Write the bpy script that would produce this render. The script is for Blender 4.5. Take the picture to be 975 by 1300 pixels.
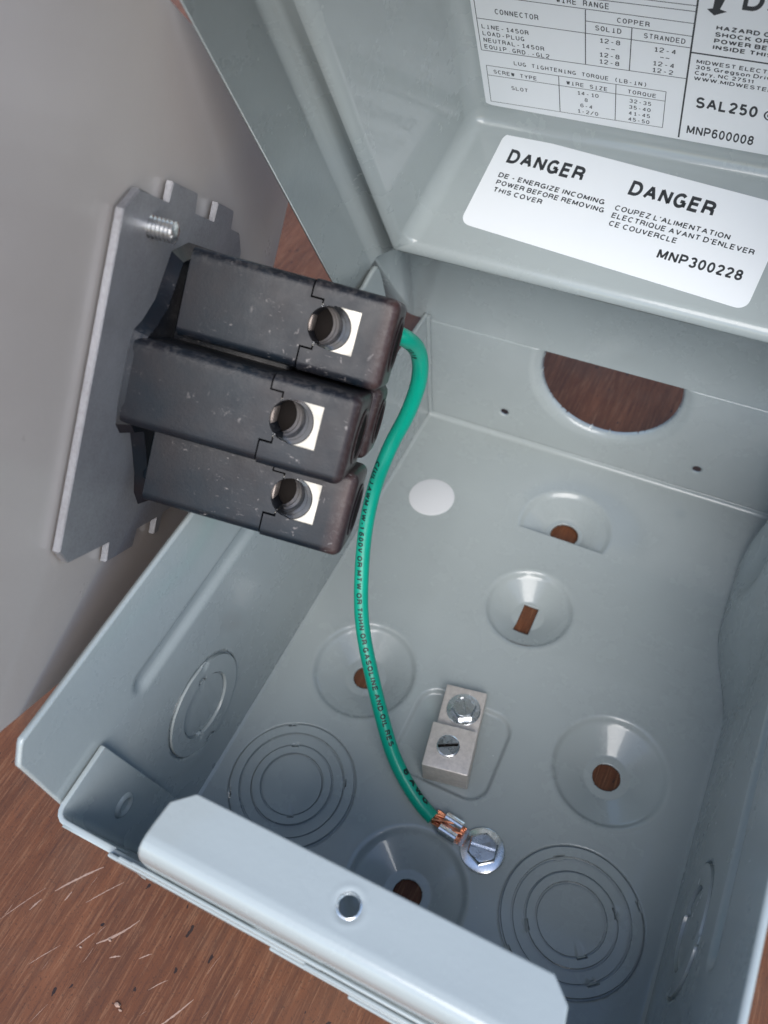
import bpy, bmesh, math, random
from mathutils import Vector, Matrix
random.seed(7)
S = bpy.context.scene
COL = S.collection
PI = math.pi
for o in list(bpy.data.objects): bpy.data.objects.remove(o)

# ------------------------------------------------------------------ camera, light, exposure
MM = 0.001
cam = bpy.data.cameras.new('camera'); camo = bpy.data.objects.new('camera', cam); COL.objects.link(camo)
Rm = ((0.89785828, 0.43633904, -0.0588112), (0.31743331, -0.73409348, -0.60028564), (-0.30510097, 0.5203028, -0.79762046))
M = Matrix(((Rm[0][0], -Rm[1][0], -Rm[2][0]), (Rm[0][1], -Rm[1][1], -Rm[2][1]), (Rm[0][2], -Rm[1][2], -Rm[2][2]))).to_4x4()
M.translation = Vector((0.03849036, -0.0178149, 0.29132302))
camo.matrix_world = M
cam.sensor_fit = 'VERTICAL'; cam.sensor_height = 36.0; cam.lens = 1074.80 / 1300 * 36
cam.clip_start = 0.01; cam.clip_end = 60
cam.dof.use_dof = True; cam.dof.focus_distance = 0.25; cam.dof.aperture_fstop = 16.0
S.camera = camo

world = bpy.data.worlds.new("World"); S.world = world; world.use_nodes = True
wn = world.node_tree.nodes; wl = world.node_tree.links
sky = wn.new('ShaderNodeTexSky'); sky.sky_type = 'NISHITA'; sky.sun_disc = False
SUN_EL, SUN_AZ = math.radians(46), math.radians(156)      # azimuth clockwise from +Y
sky.sun_elevation = SUN_EL; sky.sun_rotation = SUN_AZ
bg = wn['Background']; bg.inputs['Strength'].default_value = 0.15
wl.new(sky.outputs[0], bg.inputs['Color'])
sun = bpy.data.lights.new('sun', 'SUN'); sun.energy = 1.9; sun.angle = math.radians(46); sun.color = (1.0, 0.975, 0.94)
suno = bpy.data.objects.new('sun', sun); COL.objects.link(suno)
sd = Vector((math.sin(SUN_AZ) * math.cos(SUN_EL), math.cos(SUN_AZ) * math.cos(SUN_EL), math.sin(SUN_EL)))
suno.rotation_euler = sd.to_track_quat('Z', 'Y').to_euler(); suno.location = (0, 0, 2)
S.view_settings.view_transform = 'Standard'; S.view_settings.look = 'None'
S.view_settings.gamma = 1; S.view_settings.exposure = 0.9
S.render.engine = 'CYCLES'
S.cycles.max_bounces = 8

# ------------------------------------------------------------------ helpers
def link(o, parent=None):
    COL.objects.link(o)
    if parent is not None: o.parent = parent
    return o

def mobj(name, verts, faces, mat, parent=None, smooth=False, scale=MM, angle=None):
    me = bpy.data.meshes.new(name)
    me.from_pydata([(v[0] * scale, v[1] * scale, v[2] * scale) for v in verts], [], faces)
    me.update()
    o = bpy.data.objects.new(name, me); link(o, parent)
    if mat is not None: me.materials.append(mat)
    if smooth or angle is not None:
        for p in me.polygons: p.use_smooth = True
    if angle is not None:
        me.set_sharp_from_angle(angle=math.radians(angle))
    return o

def bobj(name, bm, mat, parent=None, angle=35, scale=MM, recalc=True):
    if recalc: bmesh.ops.recalc_face_normals(bm, faces=bm.faces)
    for v in bm.verts: v.co *= scale
    me = bpy.data.meshes.new(name); bm.to_mesh(me); bm.free()
    for p in me.polygons: p.use_smooth = True
    me.set_sharp_from_angle(angle=math.radians(angle))
    o = bpy.data.objects.new(name, me); link(o, parent)
    if mat is not None: me.materials.append(mat)
    return o

def empty(name, label, cat, loc=(0, 0, 0), group=None):
    o = bpy.data.objects.new(name, None); COL.objects.link(o); o.location = loc
    o.empty_display_size = 0.02
    o['label'] = label; o['category'] = cat
    if group: o['group'] = group
    return o

def prism(bm, poly, fn, h0, h1):
    """extrude a 2D polygon between heights; fn(x,y,h)->3D"""
    n = len(poly)
    a = [bm.verts.new(fn(x, y, h0)) for x, y in poly]
    b = [bm.verts.new(fn(x, y, h1)) for x, y in poly]
    bm.faces.new(a[::-1]); bm.faces.new(b)
    for i in range(n):
        j = (i + 1) % n
        bm.faces.new((a[i], a[j], b[j], b[i]))
    return a, b

def lathe_bm(bm, prof, seg, fn, close=True):
    """prof: list of (r,h); fn(x,y,h)->3D"""
    rings = []
    for r, h in prof:
        if r < 1e-6: rings.append([bm.verts.new(fn(0, 0, h))])
        else: rings.append([bm.verts.new(fn(r * math.cos(2 * PI * k / seg), r * math.sin(2 * PI * k / seg), h)) for k in range(seg)])
    for A, B in zip(rings, rings[1:]):
        for k in range(seg):
            j = (k + 1) % seg
            if len(A) == 1 and len(B) == 1: continue
            if len(A) == 1: bm.faces.new((A[0], B[k], B[j]))
            elif len(B) == 1: bm.faces.new((A[k], A[j], B[0]))
            else: bm.faces.new((A[k], A[j], B[j], B[k]))

def solidify(o, t, offset=-1):
    m = o.modifiers.new('thickness', 'SOLIDIFY'); m.thickness = t; m.offset = offset; m.use_even_offset = False
    return m

def bake(o):
    dg = bpy.context.evaluated_depsgraph_get()
    me = bpy.data.meshes.new_from_object(o.evaluated_get(dg))
    o.modifiers.clear(); o.data = me
    return o

def sstep(a, b, x):
    if a == b: return 0.0 if x < a else 1.0
    t = min(1, max(0, (x - a) / (b - a))); return t * t * (3 - 2 * t)

# ------------------------------------------------------------------ materials
def newmat(name):
    m = bpy.data.materials.new(name); m.use_nodes = True
    nt = m.node_tree; b = nt.nodes['Principled BSDF']
    return m, nt, b

def N(nt, typ, **kw):
    n = nt.nodes.new(typ)
    for k, v in kw.items():
        if k in n.inputs.keys() if hasattr(n.inputs, 'keys') else False: n.inputs[k].default_value = v
        else: setattr(n, k, v)
    return n

def noise(nt, scale, detail=3, rough=.5, vec=None, dist=0):
    n = nt.nodes.new('ShaderNodeTexNoise'); n.inputs['Scale'].default_value = scale
    n.inputs['Detail'].default_value = detail; n.inputs['Roughness'].default_value = rough
    n.inputs['Distortion'].default_value = dist
    if vec is not None: nt.links.new(vec, n.inputs['Vector'])
    return n

def ramp(nt, src, stops, interp='LINEAR'):
    r = nt.nodes.new('ShaderNodeValToRGB'); r.color_ramp.interpolation = interp
    els = r.color_ramp.elements
    while len(els) < len(stops): els.new(0.5)
    for e, (p, c) in zip(els, stops):
        e.position = p; e.color = (c, c, c, 1) if not isinstance(c, tuple) else (*c, 1)
    nt.links.new(src, r.inputs[0]); return r

def mixc(nt, fac, a, b, mode='MIX'):
    m = nt.nodes.new('ShaderNodeMix'); m.data_type = 'RGBA'; m.blend_type = mode
    for sock, v in ((m.inputs[0], fac), (m.inputs[6], a), (m.inputs[7], b)):
        if isinstance(v, bpy.types.NodeSocket): nt.links.new(v, sock)
        elif isinstance(v, tuple): sock.default_value = (*v, 1)
        else: sock.default_value = v
    return m.outputs[2]

def bump(nt, b, src, strength, dist, prev=None):
    n = nt.nodes.new('ShaderNodeBump'); n.inputs['Strength'].default_value = strength; n.inputs['Distance'].default_value = dist
    nt.links.new(src, n.inputs['Height'])
    if prev is not None: nt.links.new(prev, n.inputs['Normal'])
    nt.links.new(n.outputs[0], b.inputs['Normal']); return n.outputs[0]

def objco(nt):
    return nt.nodes.new('ShaderNodeTexCoord').outputs['Object']

def geoco(nt):
    return nt.nodes.new('ShaderNodeNewGeometry').outputs['Position']

def paint(name, col, rough, specks=True, wav=.12):
    m, nt, b = newmat(name); co = geoco(nt)
    n1 = noise(nt, 18, 4, .6, co)
    c = mixc(nt, ramp(nt, n1.outputs[0], [(.3, 0.0), (.7, 1.0)]).outputs[0], col, tuple(x * .93 for x in col))
    if specks:
        v = noise(nt, 900, 2, .5, co)
        sp = ramp(nt, v.outputs[0], [(.755, 0.0), (.785, 1.0)])
        big = noise(nt, 60, 2, .5, co)
        gate = ramp(nt, big.outputs[0], [(.5, 0.0), (.62, 1.0)])
        mm = nt.nodes.new('ShaderNodeMath'); mm.operation = 'MULTIPLY'
        nt.links.new(sp.outputs[0], mm.inputs[0]); nt.links.new(gate.outputs[0], mm.inputs[1])
        c = mixc(nt, mm.outputs[0], c, (.55, .58, .58))
    nt.links.new(c, b.inputs['Base Color'])
    n2 = noise(nt, 35, 5, .65, co)
    r = ramp(nt, n2.outputs[0], [(.25, rough * .8), (.75, rough * 1.25)])
    nt.links.new(r.outputs[0], b.inputs['Roughness'])
    n3 = noise(nt, 650, 2, .5, co); n4 = noise(nt, 28, 2, .5, co)
    p = bump(nt, b, n3.outputs[0], .10, .0004)
    bump(nt, b, n4.outputs[0], wav, .003, p)
    b.inputs['Coat Weight'].default_value = .55; b.inputs['Coat Roughness'].default_value = .07; b.inputs['Coat IOR'].default_value = 1.5
    b.inputs['Specular IOR Level'].default_value = .35
    return m

M_PAINT = paint('grey_enamel', (.338, .376, .374), .26)
M_PANEL = paint('taupe_enamel', (.55, .49, .445), .32, wav=.03)

def metal(name, col, rough, met=1.0, nscale=500, var=.15, bstr=.1):
    m, nt, b = newmat(name); co = geoco(nt)
    n1 = noise(nt, nscale, 4, .6, co)
    c = mixc(nt, ramp(nt, n1.outputs[0], [(.3, 0.0), (.7, 1.0)]).outputs[0], tuple(min(1, x * (1 + var)) for x in col), tuple(x * (1 - var) for x in col))
    nt.links.new(c, b.inputs['Base Color'])
    b.inputs['Metallic'].default_value = met
    r = ramp(nt, noise(nt, nscale * .3, 3, .6, co).outputs[0], [(.3, rough * .75), (.7, rough * 1.3)])
    nt.links.new(r.outputs[0], b.inputs['Roughness'])
    bump(nt, b, n1.outputs[0], bstr, .0004)
    return m

M_ZINC = metal('zinc_plated_steel', (.78, .80, .82), .26, 1, 900, .08, .06)
M_BRASS = metal('tin_plated_brass', (.40, .38, .335), .5, .6, 500, .06, .08)
M_ALU = metal('cast_aluminium', (.60, .55, .50), .45, .35, 700, .12, .2)
M_COPPER = metal('bare_copper', (.86, .36, .2), .3, 1, 800, .15, .05)
M_COPPER_PALE = metal('pale_copper', (.34, .29, .26), .5, 1, 500, .06, .06)
M_BORE = metal('bore_steel', (.70, .71, .72), .2, 1, 700, .1, .05)
M_TERM = metal('tinned_terminal', (.84, .84, .83), .24, 1, 700, .08, .06)
M_DARK, _nt, _b = newmat('cavity_shade'); _b.inputs['Base Color'].default_value = (.012, .010, .009, 1); _b.inputs['Roughness'].default_value = .9; _b.inputs['Specular IOR Level'].default_value = .05  # near-black colour painted on discs for the shade inside holes

# galvanised plate: spangled grey steel with grime
M_GALV, nt, b = newmat('galvanised_plate'); co = geoco(nt)
n1 = noise(nt, 1400, 3, .7, co); n2 = noise(nt, 55, 4, .6, co)
c = mixc(nt, ramp(nt, n2.outputs[0], [(.3, 0.0), (.7, 1.0)]).outputs[0], (.36, .355, .365), (.25, .24, .245))
c = mixc(nt, ramp(nt, n1.outputs[0], [(.38, 0.0), (.62, .45)]).outputs[0], c, (.42, .42, .44))
nt.links.new(c, b.inputs['Base Color']); b.inputs['Metallic'].default_value = .45
nt.links.new(ramp(nt, n2.outputs[0], [(.3, .34), (.7, .52)]).outputs[0], b.inputs['Roughness'])
bump(nt, b, n1.outputs[0], .25, .0003)

# black moulded plastic with scuffs
M_BLACK, nt, b = newmat('black_plastic'); co = objco(nt)
def scuff(vec_scale, seed, lo, hi, gate_lo):
    mp = nt.nodes.new('ShaderNodeMapping'); nt.links.new(co, mp.inputs[0])
    mp.inputs['Scale'].default_value = vec_scale; mp.inputs['Rotation'].default_value = (seed, seed * 1.7, seed * .6); mp.inputs['Location'].default_value = (seed, seed, seed)
    a = noise(nt, 420, 3, .6, mp.outputs[0], .4); r1 = ramp(nt, a.outputs[0], [(lo, 0.0), (hi, 1.0)])
    g = noise(nt, 95, 3, .6, co); r2 = ramp(nt, g.outputs[0], [(gate_lo, 0.0), (gate_lo + .12, 1.0)])
    mm = nt.nodes.new('ShaderNodeMath'); mm.operation = 'MULTIPLY'
    nt.links.new(r1.outputs[0], mm.inputs[0]); nt.links.new(r2.outputs[0], mm.inputs[1]); return mm.outputs[0]
s1 = scuff((1, 4, 1.2), .3, .64, .71, .50); s2 = scuff((5, 1, 1), 1.1, .655, .72, .50)
mx = nt.nodes.new('ShaderNodeMath'); mx.operation = 'MAXIMUM'; nt.links.new(s1, mx.inputs[0]); nt.links.new(s2, mx.inputs[1])
sx_ = nt.nodes.new('ShaderNodeSeparateXYZ'); nt.links.new(co, sx_.inputs[0])
def band(sock, c0, w):
    a = nt.nodes.new('ShaderNodeMath'); a.operation = 'SUBTRACT'; nt.links.new(sock, a.inputs[0]); a.inputs[1].default_value = c0
    d = nt.nodes.new('ShaderNodeMath'); d.operation = 'ABSOLUTE'; nt.links.new(a.outputs[0], d.inputs[0])
    e = nt.nodes.new('ShaderNodeMapRange'); nt.links.new(d.outputs[0], e.inputs[0]); e.inputs[1].default_value = 0; e.inputs[2].default_value = w; e.inputs[3].default_value = 1; e.inputs[4].default_value = 0
    return e.outputs[0]
def m2(op, a, b_):
    n_ = nt.nodes.new('ShaderNodeMath'); n_.operation = op
    for k_, v_ in enumerate((a, b_)):
        if isinstance(v_, (int, float)): n_.inputs[k_].default_value = v_
        else: nt.links.new(v_, n_.inputs[k_])
    return n_.outputs[0]
edge = m2('MAXIMUM', band(sx_.outputs[0], .0035, .0034), m2('MAXIMUM', band(sx_.outputs[0], .0262, .0036), m2('MULTIPLY', band(sx_.outputs[2], .056, .003), .8)))
wearn = ramp(nt, noise(nt, 620, 4, .7, co, .8).outputs[0], [(.47, 0.0), (.60, 1.0)]).outputs[0]
wear = m2('MULTIPLY', m2('MULTIPLY', edge, wearn), .26)
base = mixc(nt, ramp(nt, noise(nt, 70, 3, .6, co).outputs[0], [(.35, 0.0), (.7, 1.0)]).outputs[0], (.005, .009, .014), (.012, .010, .012))
base = mixc(nt, m2('MULTIPLY', band(sx_.outputs[2], .0565, .0035), .6), base, (.060, .030, .026))
c = mixc(nt, mx.outputs[0], base, (.17, .155, .15))
c = mixc(nt, wear, c, (.13, .12, .115))
nt.links.new(c, b.inputs['Base Color'])
nt.links.new(ramp(nt, noise(nt, 160, 3, .6, co).outputs[0], [(.3, .30), (.7, .44)]).outputs[0], b.inputs['Roughness']); b.inputs['Specular IOR Level'].default_value = .25
bump(nt, b, noise(nt, 1500, 2, .6, co).outputs[0], .12, .0002)

M_GREEN, nt, b = newmat('green_insulation'); co = objco(nt)
c = mixc(nt, noise(nt, 120, 3, .5, co).outputs[0], (.0, .27, .18), (.0, .34, .225))
nt.links.new(c, b.inputs['Base Color']); b.inputs['Roughness'].default_value = .33
bump(nt, b, noise(nt, 500, 2, .5, co).outputs[0], .12, .0004)
M_INK, nt, b = newmat('black_print'); b.inputs['Base Color'].default_value = (.025, .028, .032, 1); b.inputs['Roughness'].default_value = .5
M_WINK, nt, b = newmat('wire_print'); b.inputs['Base Color'].default_value = (.001, .022, .018, 1); b.inputs['Roughness'].default_value = .5
M_LABEL, nt, b = newmat('white_label_stock'); co = geoco(nt)
nt.links.new(mixc(nt, noise(nt, 30, 3, .5, co).outputs[0], (.80, .82, .83), (.76, .79, .81)), b.inputs['Base Color']); b.inputs['Roughness'].default_value = .38
bump(nt, b, noise(nt, 90, 2, .5, co).outputs[0], .08, .001)
M_DOT, nt, b = newmat('round_paper_dot'); b.inputs['Base Color'].default_value = (.60, .61, .62, 1); b.inputs['Roughness'].default_value = .55

# wood: reddish stained tabletop, grain running diagonally
M_WOOD, nt, b = newmat('stained_wood'); pos = geoco(nt)
mp = nt.nodes.new('ShaderNodeMapping'); nt.links.new(pos, mp.inputs[0])
mp.inputs['Rotation'].default_value = (0, 0, math.radians(7)); mp.inputs['Scale'].default_value = (1, .055, 1)
mp2 = nt.nodes.new('ShaderNodeMapping'); nt.links.new(pos, mp2.inputs[0])
mp2.inputs['Rotation'].default_value = (0, 0, math.radians(7)); mp2.inputs['Scale'].default_value = (1, .32, 1)
g1 = noise(nt, 1300, 5, .65, mp.outputs[0], .3); g2 = noise(nt, 260, 5, .6, mp.outputs[0], .6); g3 = noise(nt, 26, 4, .55, mp2.outputs[0], .8)
c = mixc(nt, ramp(nt, g3.outputs[0], [(.3, 0.0), (.7, 1.0)]).outputs[0], (.105, .038, .018), (.172, .066, .031))
c = mixc(nt, ramp(nt, g2.outputs[0], [(.40, 0.0), (.66, .6)]).outputs[0], c, (.066, .027, .016))
c = mixc(nt, ramp(nt, g1.outputs[0], [(.52, 0.0), (.68, .55)]).outputs[0], c, (.25, .125, .068))
c = mixc(nt, ramp(nt, g1.outputs[0], [(.30, .75), (.42, 0.0)]).outputs[0], c, (.055, .024, .018))
vo = nt.nodes.new('ShaderNodeTexVoronoi'); vo.inputs['Scale'].default_value = 260
mp3 = nt.nodes.new('ShaderNodeMapping'); nt.links.new(pos, mp3.inputs[0]); mp3.inputs['Rotation'].default_value = (0, 0, math.radians(7)); mp3.inputs['Scale'].default_value = (1, .5, 1)
warp = noise(nt, 300, 2, .5, pos)
vadd = nt.nodes.new('ShaderNodeVectorMath'); vadd.operation = 'MULTIPLY_ADD'
nt.links.new(warp.outputs['Color'], vadd.inputs[0]); vadd.inputs[1].default_value = (.003, .003, .0); nt.links.new(mp3.outputs[0], vadd.inputs[2])
nt.links.new(vadd.outputs[0], vo.inputs['Vector'])
sep = nt.nodes.new('ShaderNodeSeparateColor'); nt.links.new(vo.outputs['Color'], sep.inputs[0])
rsz = nt.nodes.new('ShaderNodeMapRange'); nt.links.new(sep.outputs[0], rsz.inputs[0]); rsz.inputs[1].default_value = .46; rsz.inputs[2].default_value = 1.0; rsz.inputs[3].default_value = 0.0; rsz.inputs[4].default_value = .17
lt = nt.nodes.new('ShaderNodeMath'); lt.operation = 'LESS_THAN'; nt.links.new(vo.outputs['Distance'], lt.inputs[0]); nt.links.new(rsz.outputs[0], lt.inputs[1])
c = mixc(nt, lt.outputs[0], c, (.022, .013, .012))
grit = noise(nt, 1500, 3, .75, pos)
c = mixc(nt, ramp(nt, grit.outputs[0], [(.30, .8), (.44, 0.0)]).outputs[0], c, (.048, .024, .016))
c = mixc(nt, ramp(nt, noise(nt, 22, 5, .65, pos).outputs[0], [(.50, 0.0), (.75, .45)]).outputs[0], c, (.10, .066, .046))
nt.links.new(c, b.inputs['Base Color'])
nt.links.new(ramp(nt, g2.outputs[0], [(.3, .5), (.7, .62)]).outputs[0], b.inputs['Roughness'])
b.inputs['Specular IOR Level'].default_value = .22
pb = bump(nt, b, g1.outputs[0], .35, .0006)
inv = nt.nodes.new('ShaderNodeMath'); inv.operation = 'SUBTRACT'; inv.inputs[0].default_value = 1; nt.links.new(lt.outputs[0], inv.inputs[1])
bump(nt, b, inv.outputs[0], .4, .0006, pb)
M_SCR, nt, b = newmat('bare_wood_scratch'); co = geoco(nt)
nt.links.new(mixc(nt, noise(nt, 900, 3, .6, co).outputs[0], (.22, .12, .085), (.40, .28, .21)), b.inputs['Base Color']); b.inputs['Roughness'].default_value = .7

# ------------------------------------------------------------------ tabletop
TZ = -8.3
bm = bmesh.new()
prism(bm, [(-1500, -1200), (1500, -1200), (1500, 1500), (-1500, 1500)], lambda x, y, h: (x, y, h), TZ - 30, TZ)
top = bobj('wooden_tabletop', bm, M_WOOD); top['kind'] = 'structure'
def ribbon(bm, pts, w, z):
    L = []
    n = len(pts)
    for i, (x, y) in enumerate(pts):
        x0, y0 = pts[max(0, i - 1)]; x1, y1 = pts[min(n - 1, i + 1)]
        d = math.hypot(x1 - x0, y1 - y0) or 1; nx, ny = -(y1 - y0) / d, (x1 - x0) / d
        ww = w * (.25 + .75 * math.sin(PI * (i + .5) / n)) * random.uniform(.6, 1.2)
        L.append((bm.verts.new((x + nx * ww / 2, y + ny * ww / 2, z)), bm.verts.new((x - nx * ww / 2, y - ny * ww / 2, z))))
    for a, c in zip(L, L[1:]): bm.faces.new((a[0], a[1], c[1], c[0]))
bm = bmesh.new()
def scratch(x0, y0, x1, y1, w, bend=.6, n=22):
    pts = []
    for i in range(n):
        t = i / (n - 1); b_ = bend * math.sin(PI * t)
        dx, dy = x1 - x0, y1 - y0; d = math.hypot(dx, dy)
        pts.append((x0 + dx * t - dy / d * b_ + random.uniform(-.05, .05), y0 + dy * t + dx / d * b_ + random.uniform(-.05, .05)))
    ribbon(bm, pts, w, TZ + .03)
SC = [(-108.5, -11.5, -98, 2, .75, .3), (-85.5, -18.5, -76.5, -6.5, .8, -.7), (-112.5, -20, -111, -15.5, .5, .1),
      (-96.5, -10, -88.5, 1, .35, .2), (-103.5, -12.5, -103, -9.2, .5, 0), (-71.5, -40.5, -58.5, -33.5, .45, .3), (-54, -30, -47.5, -18, .55, -.3),
      (-91, -22, -88, -16, .4, .1), (-62, -37, -53, -30.5, .4, .2), (-79, -20, -76, -18, .5, .1), (-120, -27, -112, -12, .25, .2), (-70, -16, -67, -13, .4, .1),
      (-62, -22, -58, -17, .3, .1), (-102, -33, -96, -24, .25, .1)]
for s in SC: scratch(*s)
for k in range(18):
    x, y = random.uniform(-125, -20), random.uniform(-55, 5); a = math.radians(random.gauss(80, 9)); l = random.uniform(1.5, 8)
    scratch(x, y, x + l * math.cos(a), y + l * math.sin(a), random.uniform(.06, .16), random.uniform(-.2, .2))
sc = bobj('pale_scratches', bm, M_SCR, top); sc['kind'] = 'stuff'
bm = bmesh.new()
for x, y, r in [(-68.3, -29.6, .9), (-81.9, -15.7, .5), (-89.5, -21.5, .4), (-66.8, -30.4, .5)]:
    ret = bmesh.ops.create_icosphere(bm, subdivisions=2, radius=r, matrix=Matrix.Translation((x, y, TZ + r * .4)) @ Matrix.Diagonal((1.2, .7, .6, 1)))
    for v in ret['verts']: v.co += Vector([random.uniform(-.15, .15) * r for _ in range(3)])
cr = bobj('wood_crumbs', bm, M_SCR, top); cr['kind'] = 'stuff'

# ------------------------------------------------------------------ electrical enclosure
W2, LEN, HT = 78.5, 233.2, 109.7
box = empty('electrical_enclosure', 'open light grey steel electrical box lying on its back on the wooden table, lid raised', 'electrical box', (0, 0, 0))

def field(name, u0, u1, v0, v1, du, dv, hfn, pos, holes, mat, parent, thick, flip=False, vtop=None, offset=-1, extra_v=()):
    """height field sheet with round / shaped holes; holes: (u,v,r) snapped clean"""
    us = [u0 + (u1 - u0) * i / round((u1 - u0) / du) for i in range(round((u1 - u0) / du) + 1)]
    nv = round((v1 - v0) / dv)
    vs = sorted(set([v0 + (v1 - v0) * i / nv for i in range(nv + 1)] + list(extra_v)))
    P = {}
    kill = set()
    for i, u in enumerate(us):
        for j, v in enumerate(vs):
            if vtop: v_ = v0 + (v - v0) * (vtop(u) - v0) / (v1 - v0)
            else: v_ = v
            uu, vv = u, v_
            inside = False
            for (cu, cv, r, clip) in holes:
                d = math.hypot(u - cu, v_ - cv)
                if clip and not clip(u, v_): continue
                if d < r - .72 * du: inside = True
                elif d < r + .5 * du and d > 0:
                    uu, vv = cu + (u - cu) * r / d, cv + (v_ - cv) * r / d
            P[i, j] = (uu, vv); 
            if inside: kill.add((i, j))
    verts, idx, faces = [], {}, []
    for (i, j), (u, v) in P.items():
        idx[i, j] = len(verts); verts.append(pos(u, v, hfn(u, v)))
    for i in range(len(us) - 1):
        for j in range(len(vs) - 1):
            q = [(i, j), (i + 1, j), (i + 1, j + 1), (i, j + 1)]
            if any(k in kill for k in q): continue
            f = [idx[k] for k in q]
            faces.append(f[::-1] if flip else f)
    o = mobj(name, verts, faces, mat, parent, smooth=True)
    bm = bmesh.new(); bm.from_mesh(o.data)
    loose = [v for v in bm.verts if not v.link_faces]; bmesh.ops.delete(bm, geom=loose, context='VERTS')
    bm.to_mesh(o.data); bm.free()
    solidify(o, thick * MM, offset)
    return o

DIMPLES = [(-47.2, 102.2, 1), (47.5, 102.8, 1), (.3, 38.0, 1), (0.2, 152.6, 1)]
HOLES = [(-47.2, 102.2, 4.7), (47.5, 102.8, 4.9), (.3, 38.0, 4.9)]
KO_F = [(-50.5, 52.2), (50.6, 52.0)]
def soft(a, b, k):
    """smooth minimum"""
    h = max(0.0, k - abs(a - b)) / k
    return min(a, b) - h * h * k / 4
def dimple_h(d, R1=20.2, R0=8.2, dep=7.0):
    if d >= R1 + 2: return 0
    k = (R1 - R0) / 12.0
    P = [(R0 - 3, dep), (R0 - .3, dep), (R0 + .5, dep - .45), (R1 - 2.4, dep * .30), (R1 - 1.7, dep * .22), (R1 - .9, .55), (R1 - .2, .08), (R1 + .8, -.06), (R1 + 2, 0)]
    if d <= P[0][0]: return -dep
    for (a, u), (b_, v) in zip(P, P[1:]):
        if d <= b_: return -(u + (v - u) * (d - a) / (b_ - a))
    return 0
def floor_h(x, y):
    h = 0.0
    for cx, cy, k in DIMPLES: h += dimple_h(math.hypot(x - cx, y - cy), 20.2 if cy < 140 else 17.6, 8.2 if cy < 140 else 6.6)
    # half dimple with straight lower edge
    if y > 188.6:
        h += dimple_h(math.hypot(x - .5, y - 195.0), 19.3, 8.0, 5.4)
    # rounded square recess under the ground lug
    qx, qy = abs(x + 5.6) - 10.5, abs(y - 89.6) - 9.5
    d = math.hypot(max(qx, 0), max(qy, 0)) + min(max(qx, qy), 0) - 8.0
    h += -1.7 * (1 - sstep(-2.0, 0, d))
    # boss pressed in beside the right wall
    e = math.hypot((x - 92) / 21, (y - 186) / 56)
    h += 7.5 * (1 - sstep(.45, 1.0, e))
    # bend radii at the walls
    r = 2.2
    if y > LEN - r: h += r - math.sqrt(max(0, r * r - (y - (LEN - r)) ** 2))
    r = 1.2
    if abs(x) > W2 - r: h += r - math.sqrt(max(0, r * r - (abs(x) - (W2 - r)) ** 2))
    return h
fy = [188.55, 188.65, LEN - 2.1, LEN - 1.8, LEN - 1.4, LEN - 1, LEN - .6, LEN - .3, LEN - .1]
fl = field('back_panel', -W2, W2, 8.0, LEN, .5, .5, floor_h, lambda u, v, h: (u, v, h),
           [(x, y, r, None) for x, y, r in HOLES] + [(x, y, 22.6, None) for x, y in KO_F] + [(.7, 195.2, 5.8, lambda u, v: v > 188.6)],
           M_PAINT, box, 1.2, extra_v=fy)
# cut the screwdriver slot in the upper dimple
def cut(o, bmc, name='cutter'):
    for v in bmc.verts: v.co *= MM
    bmesh.ops.recalc_face_normals(bmc, faces=bmc.faces)
    me = bpy.data.meshes.new(name); bmc.to_mesh(me); bmc.free()
    c = bpy.data.objects.new(name, me); COL.objects.link(c); c.matrix_world = o.matrix_world
    md = o.modifiers.new('cut', 'BOOLEAN'); md.object = c; md.operation = 'DIFFERENCE'; md.solver = 'EXACT'
    bpy.context.view_layer.update(); bake(o)
    bpy.data.objects.remove(c); bpy.data.meshes.remove(me)
# slot: delete faces on the fine grid instead (clean rectangle)
bm = bmesh.new(); bm.from_mesh(fl.data)
kill = []
for f in bm.faces:
    c = f.calc_center_median() * 1000
    if abs(c.x - .2) < 3.0 and 144.0 < c.y < 157.4: kill.append(f)
bmesh.ops.delete(bm, geom=kill, context='FACES'); bm.to_mesh(fl.data); bm.free()
for p in fl.data.polygons: p.use_smooth = True

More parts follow.
